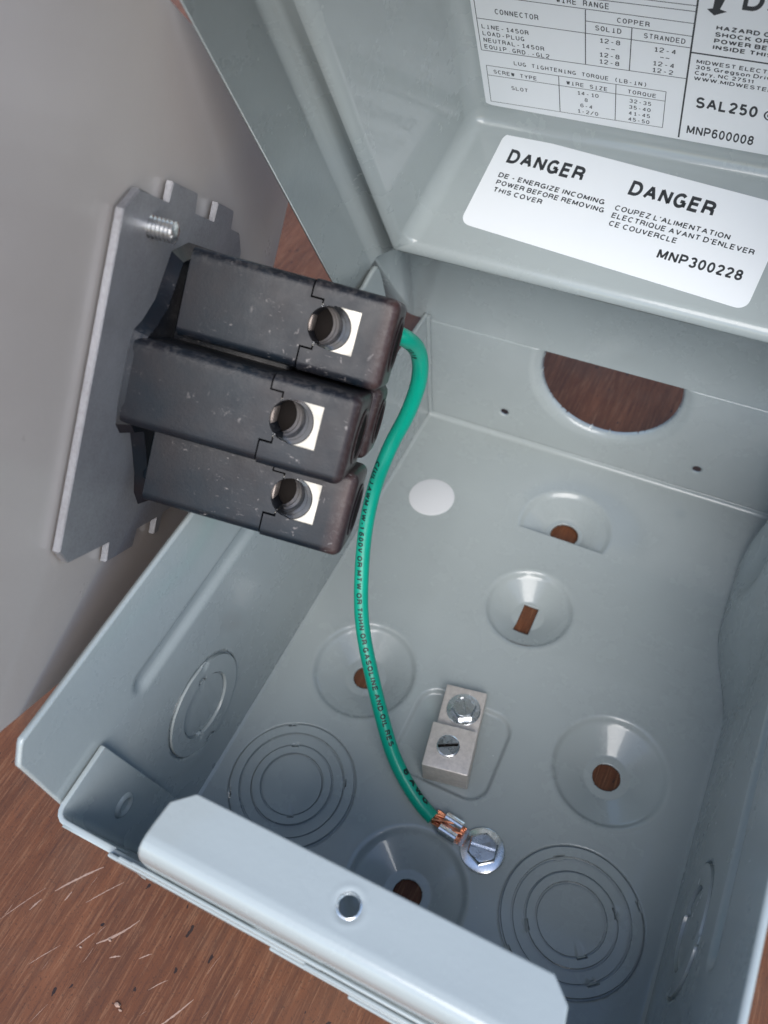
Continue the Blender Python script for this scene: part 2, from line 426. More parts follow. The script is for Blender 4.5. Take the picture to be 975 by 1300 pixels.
def knockout(name, cx, cy, radii, place, parent, mat, ties, flip=1, base=-.15):
    """concentric stamped rings; radii outer->inner with alternating levels, ties bridge the shear lines"""
    lev = .8 * flip
    R = list(radii)
    samples = [0.0]
    bounds = sorted(R)
    prev = 0
    hs = []
    levels = {}
    # level inside bounds[i]
    def level(r):
        k = sum(1 for q in R if r > q)      # 0 innermost
        seq = [0.0, lev, 0.0, lev][: len(R)] if len(R) == 4 else [0.0, lev]
        return seq[min(k, len(seq) - 1)]
    rs = [0.0]
    for q in bounds:
        for t in (.25, .5, .75): rs.append(prev + (q - prev) * t)
        rs += [q - .65, q - .42, q - .28, q + .28, q + .42, q + .65] if q != bounds[-1] else [q - .65, q - .42, q - .26, q + .2, q + .42, q + .65]
        prev = q
    rs = sorted(set(r for r in rs if r >= 0))
    SEG = 120
    verts = []; faces = []
    def h(r, th):
        if r > bounds[-1] + .3: return 0.0
        v = level(r)
        for i, q in enumerate(bounds):
            if abs(r - q) < .36:
                tie = any(abs((th - a + PI) % (2 * PI) - PI) < w for (ring, a, w) in ties if ring == i)
                if not tie: v = min(level(q - .5), level(q + .5) if i < len(bounds) - 1 else 0) - .65
                else: v -= .25
            elif abs(r - q) < .8:
                tie = any(abs((th - a + PI) % (2 * PI) - PI) < w for (ring, a, w) in ties if ring == i)
                if tie: v = min(level(q - .5), level(q + .5) if i < len(bounds) - 1 else 0) - .45
        return v
    for r in rs:
        if r == 0: verts.append(place(0, 0, base + level(0.01))); continue
        for k in range(SEG):
            th = 2 * PI * k / SEG
            verts.append(place(r * math.cos(th), r * math.sin(th), base + h(r, th)))
    nr = len(rs) - 1
    for k in range(SEG):
        faces.append((0, 1 + k, 1 + (k + 1) % SEG))
    for i in range(nr - 1):
        a = 1 + i * SEG; b_ = a + SEG
        for k in range(SEG):
            j = (k + 1) % SEG; faces.append((a + k, b_ + k, b_ + j, a + j))
    o = mobj(name, verts, faces, mat, parent, angle=50)
    solidify(o, 1.0 * MM, -1)
    return o
KR = (10.8, 14.2, 18.3, 22.1)
for (cx, cy), ties in zip(KO_F, ([(3, 2.05, .05), (1, 2.0, .07), (2, .45, .06), (0, -1.1, .06), (3, -2.6, .05)],
                                 [(3, .62, .05), (1, .55, .08), (2, 2.1, .08), (0, -.95, .12), (1, -2.6, .1), (2, -.9, .08), (3, -2.3, .05)])):
    knockout('knockout_disc', cx, cy, KR, lambda a, b_, h, cx=cx, cy=cy: (cx + a, cy + b_, h), box, M_PAINT, ties)

# side walls ---------------------------------------------------------
def wall_top(y):
    if y < 8.0: return 104.0 + (y - 4.0) * 1.35
    if y < 184: return HT
    if y < 193: return HT + 1.5 * math.sin((y - 184) / 9 * PI / 2)
    if y < 205: return 111.2 - 52 * sstep(193, 206, y)
    return 59.5
def rib(y, z, y0, y1, zc, hw=4.6, dep=1.5):
    e = max(0, y0 - y, y - y1)
    d = math.hypot(e, z - zc)
    return dep * (1 - sstep(hw * .25, hw, d))
for sgn, nm in ((-1, 'left'), (1, 'right')):
    def hf(y, z, sgn=sgn):
        h = -rib(y, z, 41, 176, 79.5) if sgn < 0 else -rib(y, z, 41, 184, 75.0)
        if sgn > 0:
            e = math.hypot((y - 186) / 55, (z - 6) / 56)
            h += 9.5 * (1 - sstep(.25, 1.0, e)) - 6.0 * (1 - sstep(0, .42, math.hypot((y - 190) / 50, (z - 26) / 42)))
        h += .25 * math.sin(y * .03) * math.sin(z * .04)
        return h
    kc = (54.2, 37.0) if sgn < 0 else (54.0, 38.5)
    pos = lambda u, v, h, sgn=sgn: (sgn * (W2 - h), u, v)
    w = field('side_wall', 4.0, LEN + .6, .9, HT, .9, 1.0, hf, pos, [(kc[0], kc[1], 18.6, None)], M_PAINT, box, 1.5, flip=(sgn > 0), vtop=wall_top)
    ties = [(1, 1.2, .1), (0, 1.3, .12), (1, -1.8, .1), (0, -2.2, .1)]
    knockout('side_knockout', 0, 0, (11.2, 18.1), lambda a, b_, h, sgn=sgn, kc=kc: (sgn * (W2 - h), kc[0] + (a if sgn < 0 else -a), kc[1] + b_), box, M_PAINT, ties, base=-.1)

# far end wall with the D-shaped hub opening ----------------------------
DC = (0.0, 47.2, 28.2)
def end_h(x, z):
    d = math.hypot(x - DC[0], z - DC[1])
    t = 1 - min(1, max(0, (d - DC[2]) / 6.0))
    h = 3.6 * (1 - math.sqrt(max(0, 1 - t * t))) * 1.0
    for s in (-42.2, 42.2):
        h += .5 * (1 - sstep(1.2, 2.6, math.hypot(x - s, z - 15.3)))
    return h
ew = field('end_wall', -W2, W2, 2.2, 56.3, .6, .6, end_h, lambda u, v, h: (u, LEN + h, v),
           [(DC[0], DC[1], DC[2], None), (-42.2, 15.3, 1.75, None), (42.2, 15.3, 1.75, None)], M_PAINT, box, 1.2, flip=False)

# near end wall, corner tabs, flange ------------------------------------
def sheet(name, profile_pts, width_fn, mat, parent, thick, n=24, offset=-1, flip=False):
    """profile_pts: (y,z) list; width_fn(i)->(x0,x1)"""
    verts, faces = [], []
    for i, (y, z) in enumerate(profile_pts):
        x0, x1 = width_fn(i)
        for k in range(n + 1): verts.append((x0 + (x1 - x0) * k / n, y, z))
    for i in range(len(profile_pts) - 1):
        for k in range(n):
            a = i * (n + 1) + k; f = (a, a + 1, a + n + 2, a + n + 1)
            faces.append(f[::-1] if flip else f)
    o = mobj(name, verts, faces, mat, parent, angle=40); solidify(o, thick * MM, offset); return o
nw = [(10.4, .0), (5.9, 40.0), (2.4, 70.0), (1.2, 76.0), (.8, 79.2)]
sheet('near_end_wall', nw, lambda i: (-W2 + 4.6, W2 - 4.6), M_PAINT, box, 1.3, flip=True, offset=-1)
# flange: neck rises from the wall, bends inward; corners clipped
bm = bmesh.new()
prof = [(1.2, 78.0), (.2, 84.0), (-.6, 92.0), (-.8, 100.0), (-.7, 104.0), (-.3, 106.6), (.6, 108.6), (2.0, 109.6), (3.6, 109.9), (6.0, 109.8), (8.0, 109.75), (11.4, 109.7), (15.4, 109.6)]
xl = [-44.5, -44.2, -43.0, -41.6, -41.0, -40.6, -40.3, -40.1, -40.0, -39.9, -39.7, -39.3, -34.8]
xr = [54.0, 53.5, 52.8, 52.4, 52.2, 52.0, 51.8, 51.6, 51.4, 51.2, 50.8, 50.3, 46.3]
HC = (5.6, 9.35, 2.25)
nx = 150
grid = []
for (y, z), a, c in zip([], [], []): pass
# refine profile in y on the flat part so that the screw hole can be snapped
fine = []
for i in range(len(prof) - 1):
    (y0, z0), (y1, z1) = prof[i], prof[i + 1]
    m_ = max(1, int(round((y1 - y0) / .5))) if z0 > 109 else 2
    for k in range(m_):
        t = k / m_; fine.append((y0 + (y1 - y0) * t, z0 + (z1 - z0) * t, xl[i] + (xl[i + 1] - xl[i]) * t, xr[i] + (xr[i + 1] - xr[i]) * t))
fine.append((15.4, 109.6, xl[-1], xr[-1]))
verts, faces, dead = [], [], set()
for i, (y, z, a, c) in enumerate(fine):
    for k in range(nx + 1):
        x = a + (c - a) * k / nx; yy = y; zz = z
        if z > 109:
            d = math.hypot(x - HC[0], y - HC[1])
            if d < HC[2] - .3: dead.add((i, k))
            elif d < HC[2] + .35: x, yy = HC[0] + (x - HC[0]) * HC[2] / d, HC[1] + (y - HC[1]) * HC[2] / d
            zz -= .25 * (1 - sstep(HC[2], HC[2] + 1.6, d)); 
            zz += .12 * (math.exp(-((math.hypot(x - HC[0], yy - HC[1]) - 3.6) / .5) ** 2))
        verts.append((x, yy, zz))
for i in range(len(fine) - 1):
    for k in range(nx):
        q = [(i, k), (i, k + 1), (i + 1, k + 1), (i + 1, k)]
        if any(t in dead for t in q): continue
        faces.append([t[0] * (nx + 1) + t[1] for t in q])
fo = mobj('screw_flange', verts, faces, M_PAINT, box, angle=40)
solidify(fo, 1.2 * MM, -1)
# bare metal burr round the screw hole
bm = bmesh.new(); lathe_bm(bm, [(2.2, -.9), (2.2, -.1), (2.38, .12), (2.6, -.02), (2.6, -.3)], 40, lambda x, y, h: (HC[0] + x + .02 * math.sin(9 * x), HC[1] + y, 109.62 + h + .06 * math.sin(5 * math.atan2(y, x))))
bobj('hole_burr', bm, M_ZINC, fo)
# layered hems under the flange on the outside
def bar(name, x0, x1, y, z, hy, hz, parent, mat=M_PAINT, slope=0, ny=0):
    bm = bmesh.new()
    poly = [(-hy, -hz), (hy, -hz), (hy, hz), (-hy, hz)]
    a = [bm.verts.new((x0, y + p, z + q)) for p, q in poly]; b_ = [bm.verts.new((x1, y + p + ny, z + q + slope)) for p, q in poly]
    bm.faces.new(a[::-1]); bm.faces.new(b_)
    for i in range(4): bm.faces.new((a[i], a[(i + 1) % 4], b_[(i + 1) % 4], b_[i]))
    bmesh.ops.bevel(bm, geom=list(bm.edges), offset=min(hy, hz) * .7, segments=3, affect='EDGES', profile=.5)
    return bobj(name, bm, mat, parent, 50)
hems = [(-58.5, -17.5, -.9, 79.2, .55, 1.5, 0, 0), (-54, 56, -1.2, 83.6, .5, 1.3, 0, -.1), (-56.0, 60, -.4, 76.4, .6, 1.2, -1, 0), (-12, 62, -1.6, 79.8, .6, 1.1, -1.0, -.4),
        (-2, 58, -1.9, 86.2, .45, .9, -1.0, -.2), (-52, 2, -1.1, 88.0, .4, .7, .6, 0), (-46.5, 54, -1.3, 92.6, .4, .6, -.4, 0), (8, 60, -2.3, 76.2, .5, 1.0, -1.6, -.3)]
for x0, x1, y, z, hy, hz, sl, ny in hems: bar('folded_hem', x0, x1, y, z, hy, hz, box, slope=sl, ny=ny)
# tab of the end wall folded along the left wall (and its twin on the right)
for sgn in (-1, 1):
    pts = []
    r = 3.4
    path = [(-58.0, .6)] + [(-W2 + 1.4 + r - r * math.sin(t * PI / 8), .6 + r - r * math.cos(t * PI / 8)) for t in range(0, 5)] + [(-W2 + 1.4, 21.0)]
    zt = [79.2, 79.2, 79.2, 79.3, 79.3, 79.4, 79.8]
    verts, faces = [], []
    for (x, y), z in zip(path, zt):
        pass
    verts = [(-v[0] if sgn > 0 else v[0], v[1], v[2]) for v in [(p[0], p[1] + (8.2 if zz < 10 else 0), zz) for (p, z) in zip(path, zt) for zz in (6.0, z)]]
    for i in range(len(path) - 1):
        f = (2 * i, 2 * i + 1, 2 * i + 3, 2 * i + 2)
        faces.append(f if sgn < 0 else f[::-1])
    tb = mobj('corner_tab', verts, faces, M_PAINT, box, angle=60)
    md = solidify(tb, 1.5 * MM, 0)
    bv = tb.modifiers.new('soft_edges', 'BEVEL'); bv.width = .35 * MM; bv.segments = 2; bv.limit_method = 'ANGLE'
    # spot-weld button
    bm = bmesh.new(); lathe_bm(bm, [(0, 0.1), (1.7, .1), (2.0, .25), (2.3, .75), (2.9, .95), (3.4, .8), (3.8, .3), (4.1, -.1)], 36, lambda x, y, h, sgn=sgn: (sgn * (W2 - 2.1 - h), 14.4 + x, 50.6 + y))
    bobj('weld_button', bm, M_PAINT, tb, 60)
# far corner tabs of the side walls
for sgn in (-1, 1):
    bm = bmesh.new()
    prism(bm, [(sgn * (W2 - .2), LEN - 1.6), (sgn * (W2 - .2), LEN - .3), (sgn * (W2 - 1.6), LEN - .3), (sgn * (W2 - 1.6), LEN - 1.6)], lambda x, y, h: (x, y, h), 2.5, 59.3)
    bobj('far_corner_tab', bm, M_PAINT, box)

# ------------------------------------------------------------------ lid
AL = math.radians(113)
UD = Vector((0, math.cos(AL), math.sin(AL))); WD = Vector((0, math.sin(AL), -math.cos(AL)))
H0 = Vector((0, LEN, 90.0))
def lp(x, u, w): return H0 + Vector((x, 0, 0)) + UD * u + WD * w
UMAX = 212.0
bm = bmesh.new()
bw = bm.edges.layers.float.new('bevel_weight_edge')
V = {}
def vv(key, co): V[key] = bm.verts.new(co); return V[key]
vv('c1', lp(-65, 41.5, 31)); vv('c2', lp(65, 41.5, 31)); vv('c3', lp(65, UMAX - 12, 31)); vv('c4', lp(-65, UMAX - 12, 31))
vv('f1', lp(-70.8, 41, -23.5)); vv('f2', lp(70.8, 41, -23.5)); vv('f3', lp(70.8, UMAX - 7, -23.5)); vv('f4', lp(-70.8, UMAX - 7, -23.5))
vv('b1', lp(-80.8, 36, -26)); vv('b2', lp(80.8, 36, -26)); vv('b3', lp(80.8, UMAX, -26)); vv('b4', lp(-80.8, UMAX, -26))
vv('s1', lp(-82.6, 26, -45.5)); vv('s2', lp(82.6, 26, -45.5)); vv('s3', lp(82.6, UMAX + 1, -45.5)); vv('s4', lp(-82.6, UMAX + 1, -45.5))
vv('g1', Vector((-85, LEN + .4, 56.3))); vv('g2', Vector((85, LEN + .4, 56.3)))
vv('m1', Vector((-86, LEN + .4, 98.5))); vv('m2', Vector((86, LEN + .4, 90.0)))
vv('h1', Vector((-99, LEN + 3, 57))); vv('h2', Vector((99, LEN + 3, 57)))
F = [('c1', 'c2', 'c3', 'c4'), ('f1', 'f2', 'c2', 'c1'), ('f2', 'f3', 'c3', 'c2'), ('f3', 'f4', 'c4', 'c3'), ('f4', 'f1', 'c1', 'c4'),
     ('b2', 'b3', 'f3', 'f2'), ('b3', 'b4', 'f4', 'f3'), ('b4', 'b1', 'f1', 'f4'),
     ('s2', 's3', 'b3', 'b2'), ('s3', 's4', 'b4', 'b3'), ('s4', 's1', 'b1', 'b4'),
     ('g1', 'g2', 'm2', 'm1'), ('m1', 'm2', 'f2', 'f1'), ('g1', 'm1', 'b1'), ('m1', 'f1', 'b1'), ('g2', 'b2', 'm2'), ('m2', 'b2', 'f2'), ('g1', 'b1', 'h1'), ('g2', 'h2', 'b2'), ('b1', 's1', 'h1'), ('b2', 'h2', 's2')]
for f in F: bm.faces.new([V[k] for k in f])
bm.normal_update()
def eds(pairs): 
    out = []
    for a, b_ in pairs:
        e = bm.edges.get((V[a], V[b_]))
        if e: out.append(e)
    return out
for e in eds([('c1', 'c2'), ('c2', 'c3'), ('c3', 'c4'), ('c4', 'c1')]): e[bw] = 1.0
for e in eds([('f1', 'c1'), ('f2', 'c2'), ('f3', 'c3'), ('f4', 'c4')]): e[bw] = .9
for e in eds([('f1', 'f2')]): e[bw] = .8
for e in eds([('f2', 'f3'), ('f3', 'f4'), ('f4', 'f1')]): e[bw] = .55
for e in eds([('b2', 'b3'), ('b3', 'b4'), ('b4', 'b1')]): e[bw] = .4
bmesh.ops.recalc_face_normals(bm, faces=bm.faces)
# make sure normals face the camera side (towards -w)
fc = bm.faces.get([V[k] for k in F[0]])
if fc.normal.dot(WD) > 0: bmesh.ops.reverse_faces(bm, faces=bm.faces)
for v in bm.verts: v.co *= MM
me = bpy.data.meshes.new('lid'); bm.to_mesh(me); bm.free()
for p in me.polygons: p.use_smooth = True
lid = bpy.data.objects.new('lid', me); link(lid, box); me.materials.append(M_PAINT)
bv = lid.modifiers.new('bends', 'BEVEL'); bv.limit_method = 'WEIGHT'; bv.width = 6.5 * MM; bv.segments = 6; bv.use_clamp_overlap = True
solidify(lid, 1.2 * MM, -1)
wn_ = lid.modifiers.new('normals', 'WEIGHTED_NORMAL'); wn_.keep_sharp = True

# ------------------------------------------------------------------ lettering
def _arc(cx, cy, rx, ry, a0, a1, n=10):
    return [(cx + rx * math.cos(math.radians(a0 + (a1 - a0) * k / n)), cy + ry * math.sin(math.radians(a0 + (a1 - a0) * k / n))) for k in range(n + 1)]
GL = {
 'A': (.70, [[(0, 0), (.35, 1), (.70, 0)], [(.13, .34), (.57, .34)]]),
 'B': (.62, [[(0, 0), (0, 1)] + [(.34, 1)] + _arc(.34, .76, .24, .24, 90, -90) + [(0, .52)], [(.34, .52)] + _arc(.36, .26, .26, .26, 90, -90) + [(0, 0)]]),
 'C': (.66, [_arc(.35, .5, .35, .5, 48, 312, 18)]),
 'D': (.66, [[(0, 0), (0, 1), (.28, 1)] + _arc(.28, .5, .38, .5, 90, -90, 14) + [(0, 0)]]),
 'E': (.56, [[(.56, 1), (0, 1), (0, 0), (.56, 0)], [(0, .53), (.51, .53)]]),
 'F': (.53, [[(.53, 1), (0, 1), (0, 0)], [(0, .52), (.47, .52)]]),
 'G': (.70, [_arc(.35, .5, .35, .5, 45, 330, 18) + [(.68, .44), (.38, .44)], [(.68, .44), (.68, 0)]]),
 'H': (.63, [[(0, 0), (0, 1)], [(.63, 0), (.63, 1)], [(0, .52), (.63, .52)]]),
 'I': (.0, [[(0, 0), (0, 1)]]),
 'J': (.46, [[(.46, 1), (.46, .25)] + _arc(.23, .25, .23, .25, 0, -180)]),
 'K': (.64, [[(0, 0), (0, 1)], [(.6, 1), (0, .38)], [(.2, .58), (.64, 0)]]),
 'L': (.50, [[(0, 1), (0, 0), (.50, 0)]]),
 'M': (.76, [[(0, 0), (0, 1), (.38, .12), (.76, 1), (.76, 0)]]),
 'N': (.63, [[(0, 0), (0, 1), (.63, 0), (.63, 1)]]),
 'O': (.70, [_arc(.35, .5, .35, .5, 0, 360, 24)]),
 'P': (.60, [[(0, 0), (0, 1), (.33, 1)] + _arc(.33, .73, .27, .27, 90, -90) + [(0, .46)]]),
 'Q': (.70, [_arc(.35, .5, .35, .5, 0, 360, 24), [(.42, .22), (.70, -.04)]]),
 'R': (.63, [[(0, 0), (0, 1), (.34, 1)] + _arc(.34, .75, .27, .25, 90, -90) + [(0, .5)], [(.36, .5), (.6, .36), (.63, 0)]]),
 'S': (.60, [_arc(.30, .74, .27, .26, 25, 235, 12) + [(.30, .51)] + _arc(.30, .26, .30, .26, 70, -155, 12)]),
 'T': (.62, [[(0, 1), (.62, 1)], [(.31, 1), (.31, 0)]]),
 'U': (.63, [[(0, 1), (0, .32)] + _arc(.315, .32, .315, .32, 180, 360, 12) + [(.63, 1)]]),
 'V': (.66, [[(0, 1), (.33, 0), (.66, 1)]]),
 'W': (.96, [[(0, 1), (.24, 0), (.48, 1), (.72, 0), (.96, 1)]]),
 'X': (.66, [[(0, 0), (.66, 1)], [(0, 1), (.66, 0)]]),
 'Y': (.66, [[(0, 1), (.33, .42), (.66, 1)], [(.33, .42), (.33, 0)]]),
 'Z': (.60, [[(0, 1), (.60, 1), (0, 0), (.60, 0)]]),
 '0': (.50, [_arc(.25, .5, .25, .5, 0, 360, 20)]),
 '1': (.24, [[(0, .74), (.14, .80), (.24, 1), (.24, 0)]]),
 '2': (.50, [_arc(.25, .73, .25, .27, 170, -35, 10) + [(.06, .12), (0, 0), (.50, 0)]]),
 '3': (.50, [_arc(.25, .75, .23, .25, 160, -90, 10), _arc(.25, .25, .25, .27, 90, -160, 10)]),
 '4': (.53, [[(.40, 0), (.40, 1), (0, .26), (.53, .26)]]),
 '5': (.50, [[(.46, 1), (.09, 1), (.04, .50)] + _arc(.25, .31, .25, .31, 140, -150, 12)]),
 '6': (.50, [_arc(.27, .7, .25, .30, 35, 165, 8) + [(.0, .42)] + _arc(.25, .31, .25, .31, 180, 540, 16)]),
 '7': (.50, [[(0, 1), (.50, 1), (.22, .4), (.15, 0)]]),
 '8': (.50, [_arc(.25, .76, .22, .24, 0, 360, 16), _arc(.25, .27, .25, .27, 0, 360, 16)]),
 '9': (.50, [_arc(.25, .69, .25, .31, 0, 360, 16), _arc(.23, .3, .27, .30, 0, -145, 8)]),
 '-': (.30, [[(0, .38), (.30, .38)]]), '.': (.0, [[(0, 0), (0, .08)]]), ',': (.05, [[(.05, .08), (0, -.14)]]), "'": (.0, [[(0, 1), (0, .72)]]),
 '/': (.34, [[(0, -.05), (.34, 1.05)]]), '(': (.2, [_arc(.42, .5, .42, .72, 125, 235, 8)]), ')': (.2, [_arc(-.22, .5, .42, .72, 55, -55, 8)]),
 '@': (.92, [_arc(.46, .42, .21, .25, 0, 360, 14), [(.68, .66), (.66, .30), (.78, .22)] + _arc(.46, .42, .46, .52, -10, 300, 20)]),
 'a': (.46, [_arc(.22, .2, .22, .2, 0, 360, 12), [(.06, .62), (.22, .72), (.40, .66), (.45, .5), (.45, 0)]]),
 'e': (.48, [[(.02, .38), (.48, .38)] + _arc(.24, .36, .24, .36, 5, 310, 14)]),
 'g': (.48, [_arc(.24, .38, .24, .34, 0, 360, 12), [(.48, .72), (.48, -.05)] + _arc(.24, -.05, .24, .22, 0, -150, 8)]),
 'i': (.0, [[(0, 0), (0, .70)], [(0, .88), (0, 1)]]), 'n': (.42, [[(0, 0), (0, .72)], [(0, .45)] + _arc(.21, .5, .21, .22, 180, 0, 8) + [(.42, 0)]]),
 'o': (.50, [_arc(.25, .36, .25, .36, 0, 360, 14)]), 'r': (.28, [[(0, 0), (0, .72)], [(0, .42), (.1, .64), (.28, .70)]]),
 's': (.42, [_arc(.21, .54, .19, .18, 30, 240, 8) + _arc(.21, .18, .21, .18, 70, -150, 8)]),
 'v': (.44, [[(0, .72), (.22, 0), (.44, .72)]]), 'y': (.44, [[(0, .72), (.22, .02)], [(.44, .72), (.17, -.18), (.02, -.24)]]),
 ' ': (.26, []),
}
CAPH = 1.0
def stroke_poly(P, w):
    """ribbon with mitred joints along a polyline"""
    closed = len(P) > 3 and math.hypot(P[0][0] - P[-1][0], P[0][1] - P[-1][1]) < 1e-6
    L, R_ = [], []
    n = len(P)
    for i in range(n):
        a = P[i - 1] if i > 0 else (P[-2] if closed else None)
        c = P[i + 1] if i < n - 1 else (P[1] if closed else None)
        d1 = (P[i][0] - a[0], P[i][1] - a[1]) if a else (c[0] - P[i][0], c[1] - P[i][1])
        d2 = (c[0] - P[i][0], c[1] - P[i][1]) if c else d1
        l1 = math.hypot(*d1) or 1e-9; l2 = math.hypot(*d2) or 1e-9
        n1 = (-d1[1] / l1, d1[0] / l1); n2 = (-d2[1] / l2, d2[0] / l2)
        mx_, my_ = n1[0] + n2[0], n1[1] + n2[1]; ml = math.hypot(mx_, my_)
        if ml < .2: mx_, my_, ml = n1[0], n1[1], 1
        mx_, my_ = mx_ / ml, my_ / ml
        k = min(1.9, 1 / max(.35, mx_ * n1[0] + my_ * n1[1])) * w / 2
        L.append((P[i][0] + mx_ * k, P[i][1] + my_ * k)); R_.append((P[i][0] - mx_ * k, P[i][1] - my_ * k))
    return L, R_
def text_pts(s, weight=.13, gap=.20, mono_=None, dens=0):
    """stroked grotesque letters, cap height 1; returns verts and quads"""
    vs, fs, x = [], [], weight / 2
    for ch in s:
        w, strokes = GL.get(ch, GL['-'])
        if mono_:
            cw = mono_; sc = (.50 / w if w > .3 and ch not in '-' else 1); off = x + (cw - w * sc) / 2
            if ch in 'I1': strokes = strokes + [[(w * .5 - .2 + (w * .5), 0), (w * .5 + .2 + (w * .5), 0)]]
        else: sc, off = 1, x
        for P in strokes:
            Q = [(off + a * sc, weight / 2 + b_ * (1 - weight)) for a, b_ in P]
            Q = [q for i_, q in enumerate(Q) if i_ == 0 or math.hypot(q[0] - Q[i_ - 1][0], q[1] - Q[i_ - 1][1]) > 1e-5]
            if len(Q) < 2: continue
            if dens:
                D_ = [Q[0]]
                for q in Q[1:]:
                    p0 = D_[-1]; m_ = max(1, int(math.hypot(q[0] - p0[0], q[1] - p0[1]) / dens))
                    for k_ in range(1, m_ + 1): D_.append((p0[0] + (q[0] - p0[0]) * k_ / m_, p0[1] + (q[1] - p0[1]) * k_ / m_))
                Q = D_
            runs, cur = [], [Q[0]]
            for i in range(1, len(Q)):
                cur.append(Q[i])
                if i < len(Q) - 1:
                    ax, ay = Q[i][0] - Q[i - 1][0], Q[i][1] - Q[i - 1][1]; bx, by = Q[i + 1][0] - Q[i][0], Q[i + 1][1] - Q[i][1]
                    if ax * bx + ay * by < -.1 * math.hypot(ax, ay) * math.hypot(bx, by): runs.append(cur); cur = [Q[i]]
            runs.append(cur)
            for Q in runs:
                L, R_ = stroke_poly(Q, weight); b0 = len(vs)
                for l, r in zip(L, R_): vs += [l, r]
                for i in range(len(L) - 1): fs.append((b0 + 2 * i, b0 + 2 * i + 1, b0 + 2 * i + 3, b0 + 2 * i + 2))
        x += mono_ if mono_ else (w + weight + gap if ch != ' ' else w + gap * .5)
    return vs, fs
class Print:
    def __init__(s, place, h=.15): s.v, s.f, s.place, s.h = [], [], place, h
    def text(s, txt, x, y, width, cap, ang=0, bold=.13, mono_=None):
        vs, fs = text_pts(txt, bold, .17, mono_)
        x0 = min(v[0] for v in vs); x1 = max(v[0] for v in vs)
        sx = width / (x1 - x0); ca, sa = math.cos(ang), math.sin(ang)
        b0 = len(s.v)
        for a, b_ in vs:
            a = (a - x0) * sx; b_ = b_ * cap
            s.v.append(s.place(x + a * ca - b_ * sa, y + a * sa + b_ * ca, s.h))
        s.f += [tuple(i + b0 for i in f) for f in fs]
    def line(s, x0, y0, x1, y1, w):
        d = math.hypot(x1 - x0, y1 - y0); nx_, ny_ = -(y1 - y0) / d * w / 2, (x1 - x0) / d * w / 2
        b0 = len(s.v)
        for a, b_ in ((x0 + nx_, y0 + ny_), (x0 - nx_, y0 - ny_), (x1 - nx_, y1 - ny_), (x1 + nx_, y1 + ny_)): s.v.append(s.place(a, b_, s.h - .004))
        s.f.append((b0, b0 + 1, b0 + 2, b0 + 3))
    def poly(s, pts):
        b0 = len(s.v); s.v += [s.place(a, b_, s.h) for a, b_ in pts]; s.f.append(tuple(range(b0, b0 + len(pts))))
    def build(s, name, parent, mat=None):
        return mobj(name, s.v, s.f, mat or M_INK, parent)

def rounded(x0, y0, x1, y1, r, n=8):
    pts = []
    for cx, cy, a0 in ((x1 - r, y1 - r, 0), (x0 + r, y1 - r, 90), (x0 + r, y0 + r, 180), (x1 - r, y0 + r, 270)):
        for k in range(n + 1):
            a = math.radians(a0 + 90 * k / n); pts.append((cx + r * math.cos(a), cy + r * math.sin(a)))
    return pts
def sticker(name, pts, place, parent, mat, t=.12, base=.02):
    bm = bmesh.new(); prism(bm, pts, lambda x, y, h: place(x, y, h), base, base + t)
    return bobj(name, bm, mat, parent, 40)

# warning label on the sloping inner face
LA = math.radians(-4.2)
# facet runs from (u 41, w -23.5) to (u 41.5, w 31)
def fplace(x, w, h=0.0):
    u = 41.0 + .5 * (w + 23.5) / 54.5
    return lp(x, u + h + .05, w)
ca, sa = math.cos(LA), math.sin(LA)
def lrot(x, y): return (-54.7 + x * ca - y * sa, -9.3 + x * sa + y * ca)
warn = sticker('warning_label', [lrot(x, y) for x, y in rounded(0, 0, 94.2, 36.4, 3.4)], lambda x, y, h: fplace(x, y, h), box, M_LABEL)
warn['label'] = 'white warning label reading DANGER twice on the sloping inner face'
pr = Print(fplace, .155)
TA = math.radians(-3.2)
pr.text('DANGER', -47.9, 15.7, 26.4, 5.3, TA, .22)
pr.text('DANGER', -6.1, 13.2, 27.0, 5.3, math.radians(-4), .22)
pr.text('DE - ENERGIZE INCOMING', -48.5, 9.9, 36.6, 1.85, TA, .2)
pr.text('POWER BEFORE REMOVING', -48.3, 7.1, 37.2, 1.85, TA, .2)
pr.text('THIS COVER', -48.1, 4.3, 17.0, 1.85, TA, .2)
pr.text("COUPEZ L'ALIMENTATION", -8.2, 6.9, 36.2, 1.9, math.radians(-3), .19)
pr.text("ELECTRIQUE AVANT D'ENLEVER", -8.3, 4.1, 44.4, 1.9, math.radians(-3), .19)
pr.text('CE COUVERCLE', -8.2, 1.2, 21.5, 1.9, math.radians(-3), .19)
pr.text('MNP300228', 9.3, -6.2, 25.8, 3.6, math.radians(-2.6), .2)
pr.build('printed_text', warn)['kind'] = 'stuff'

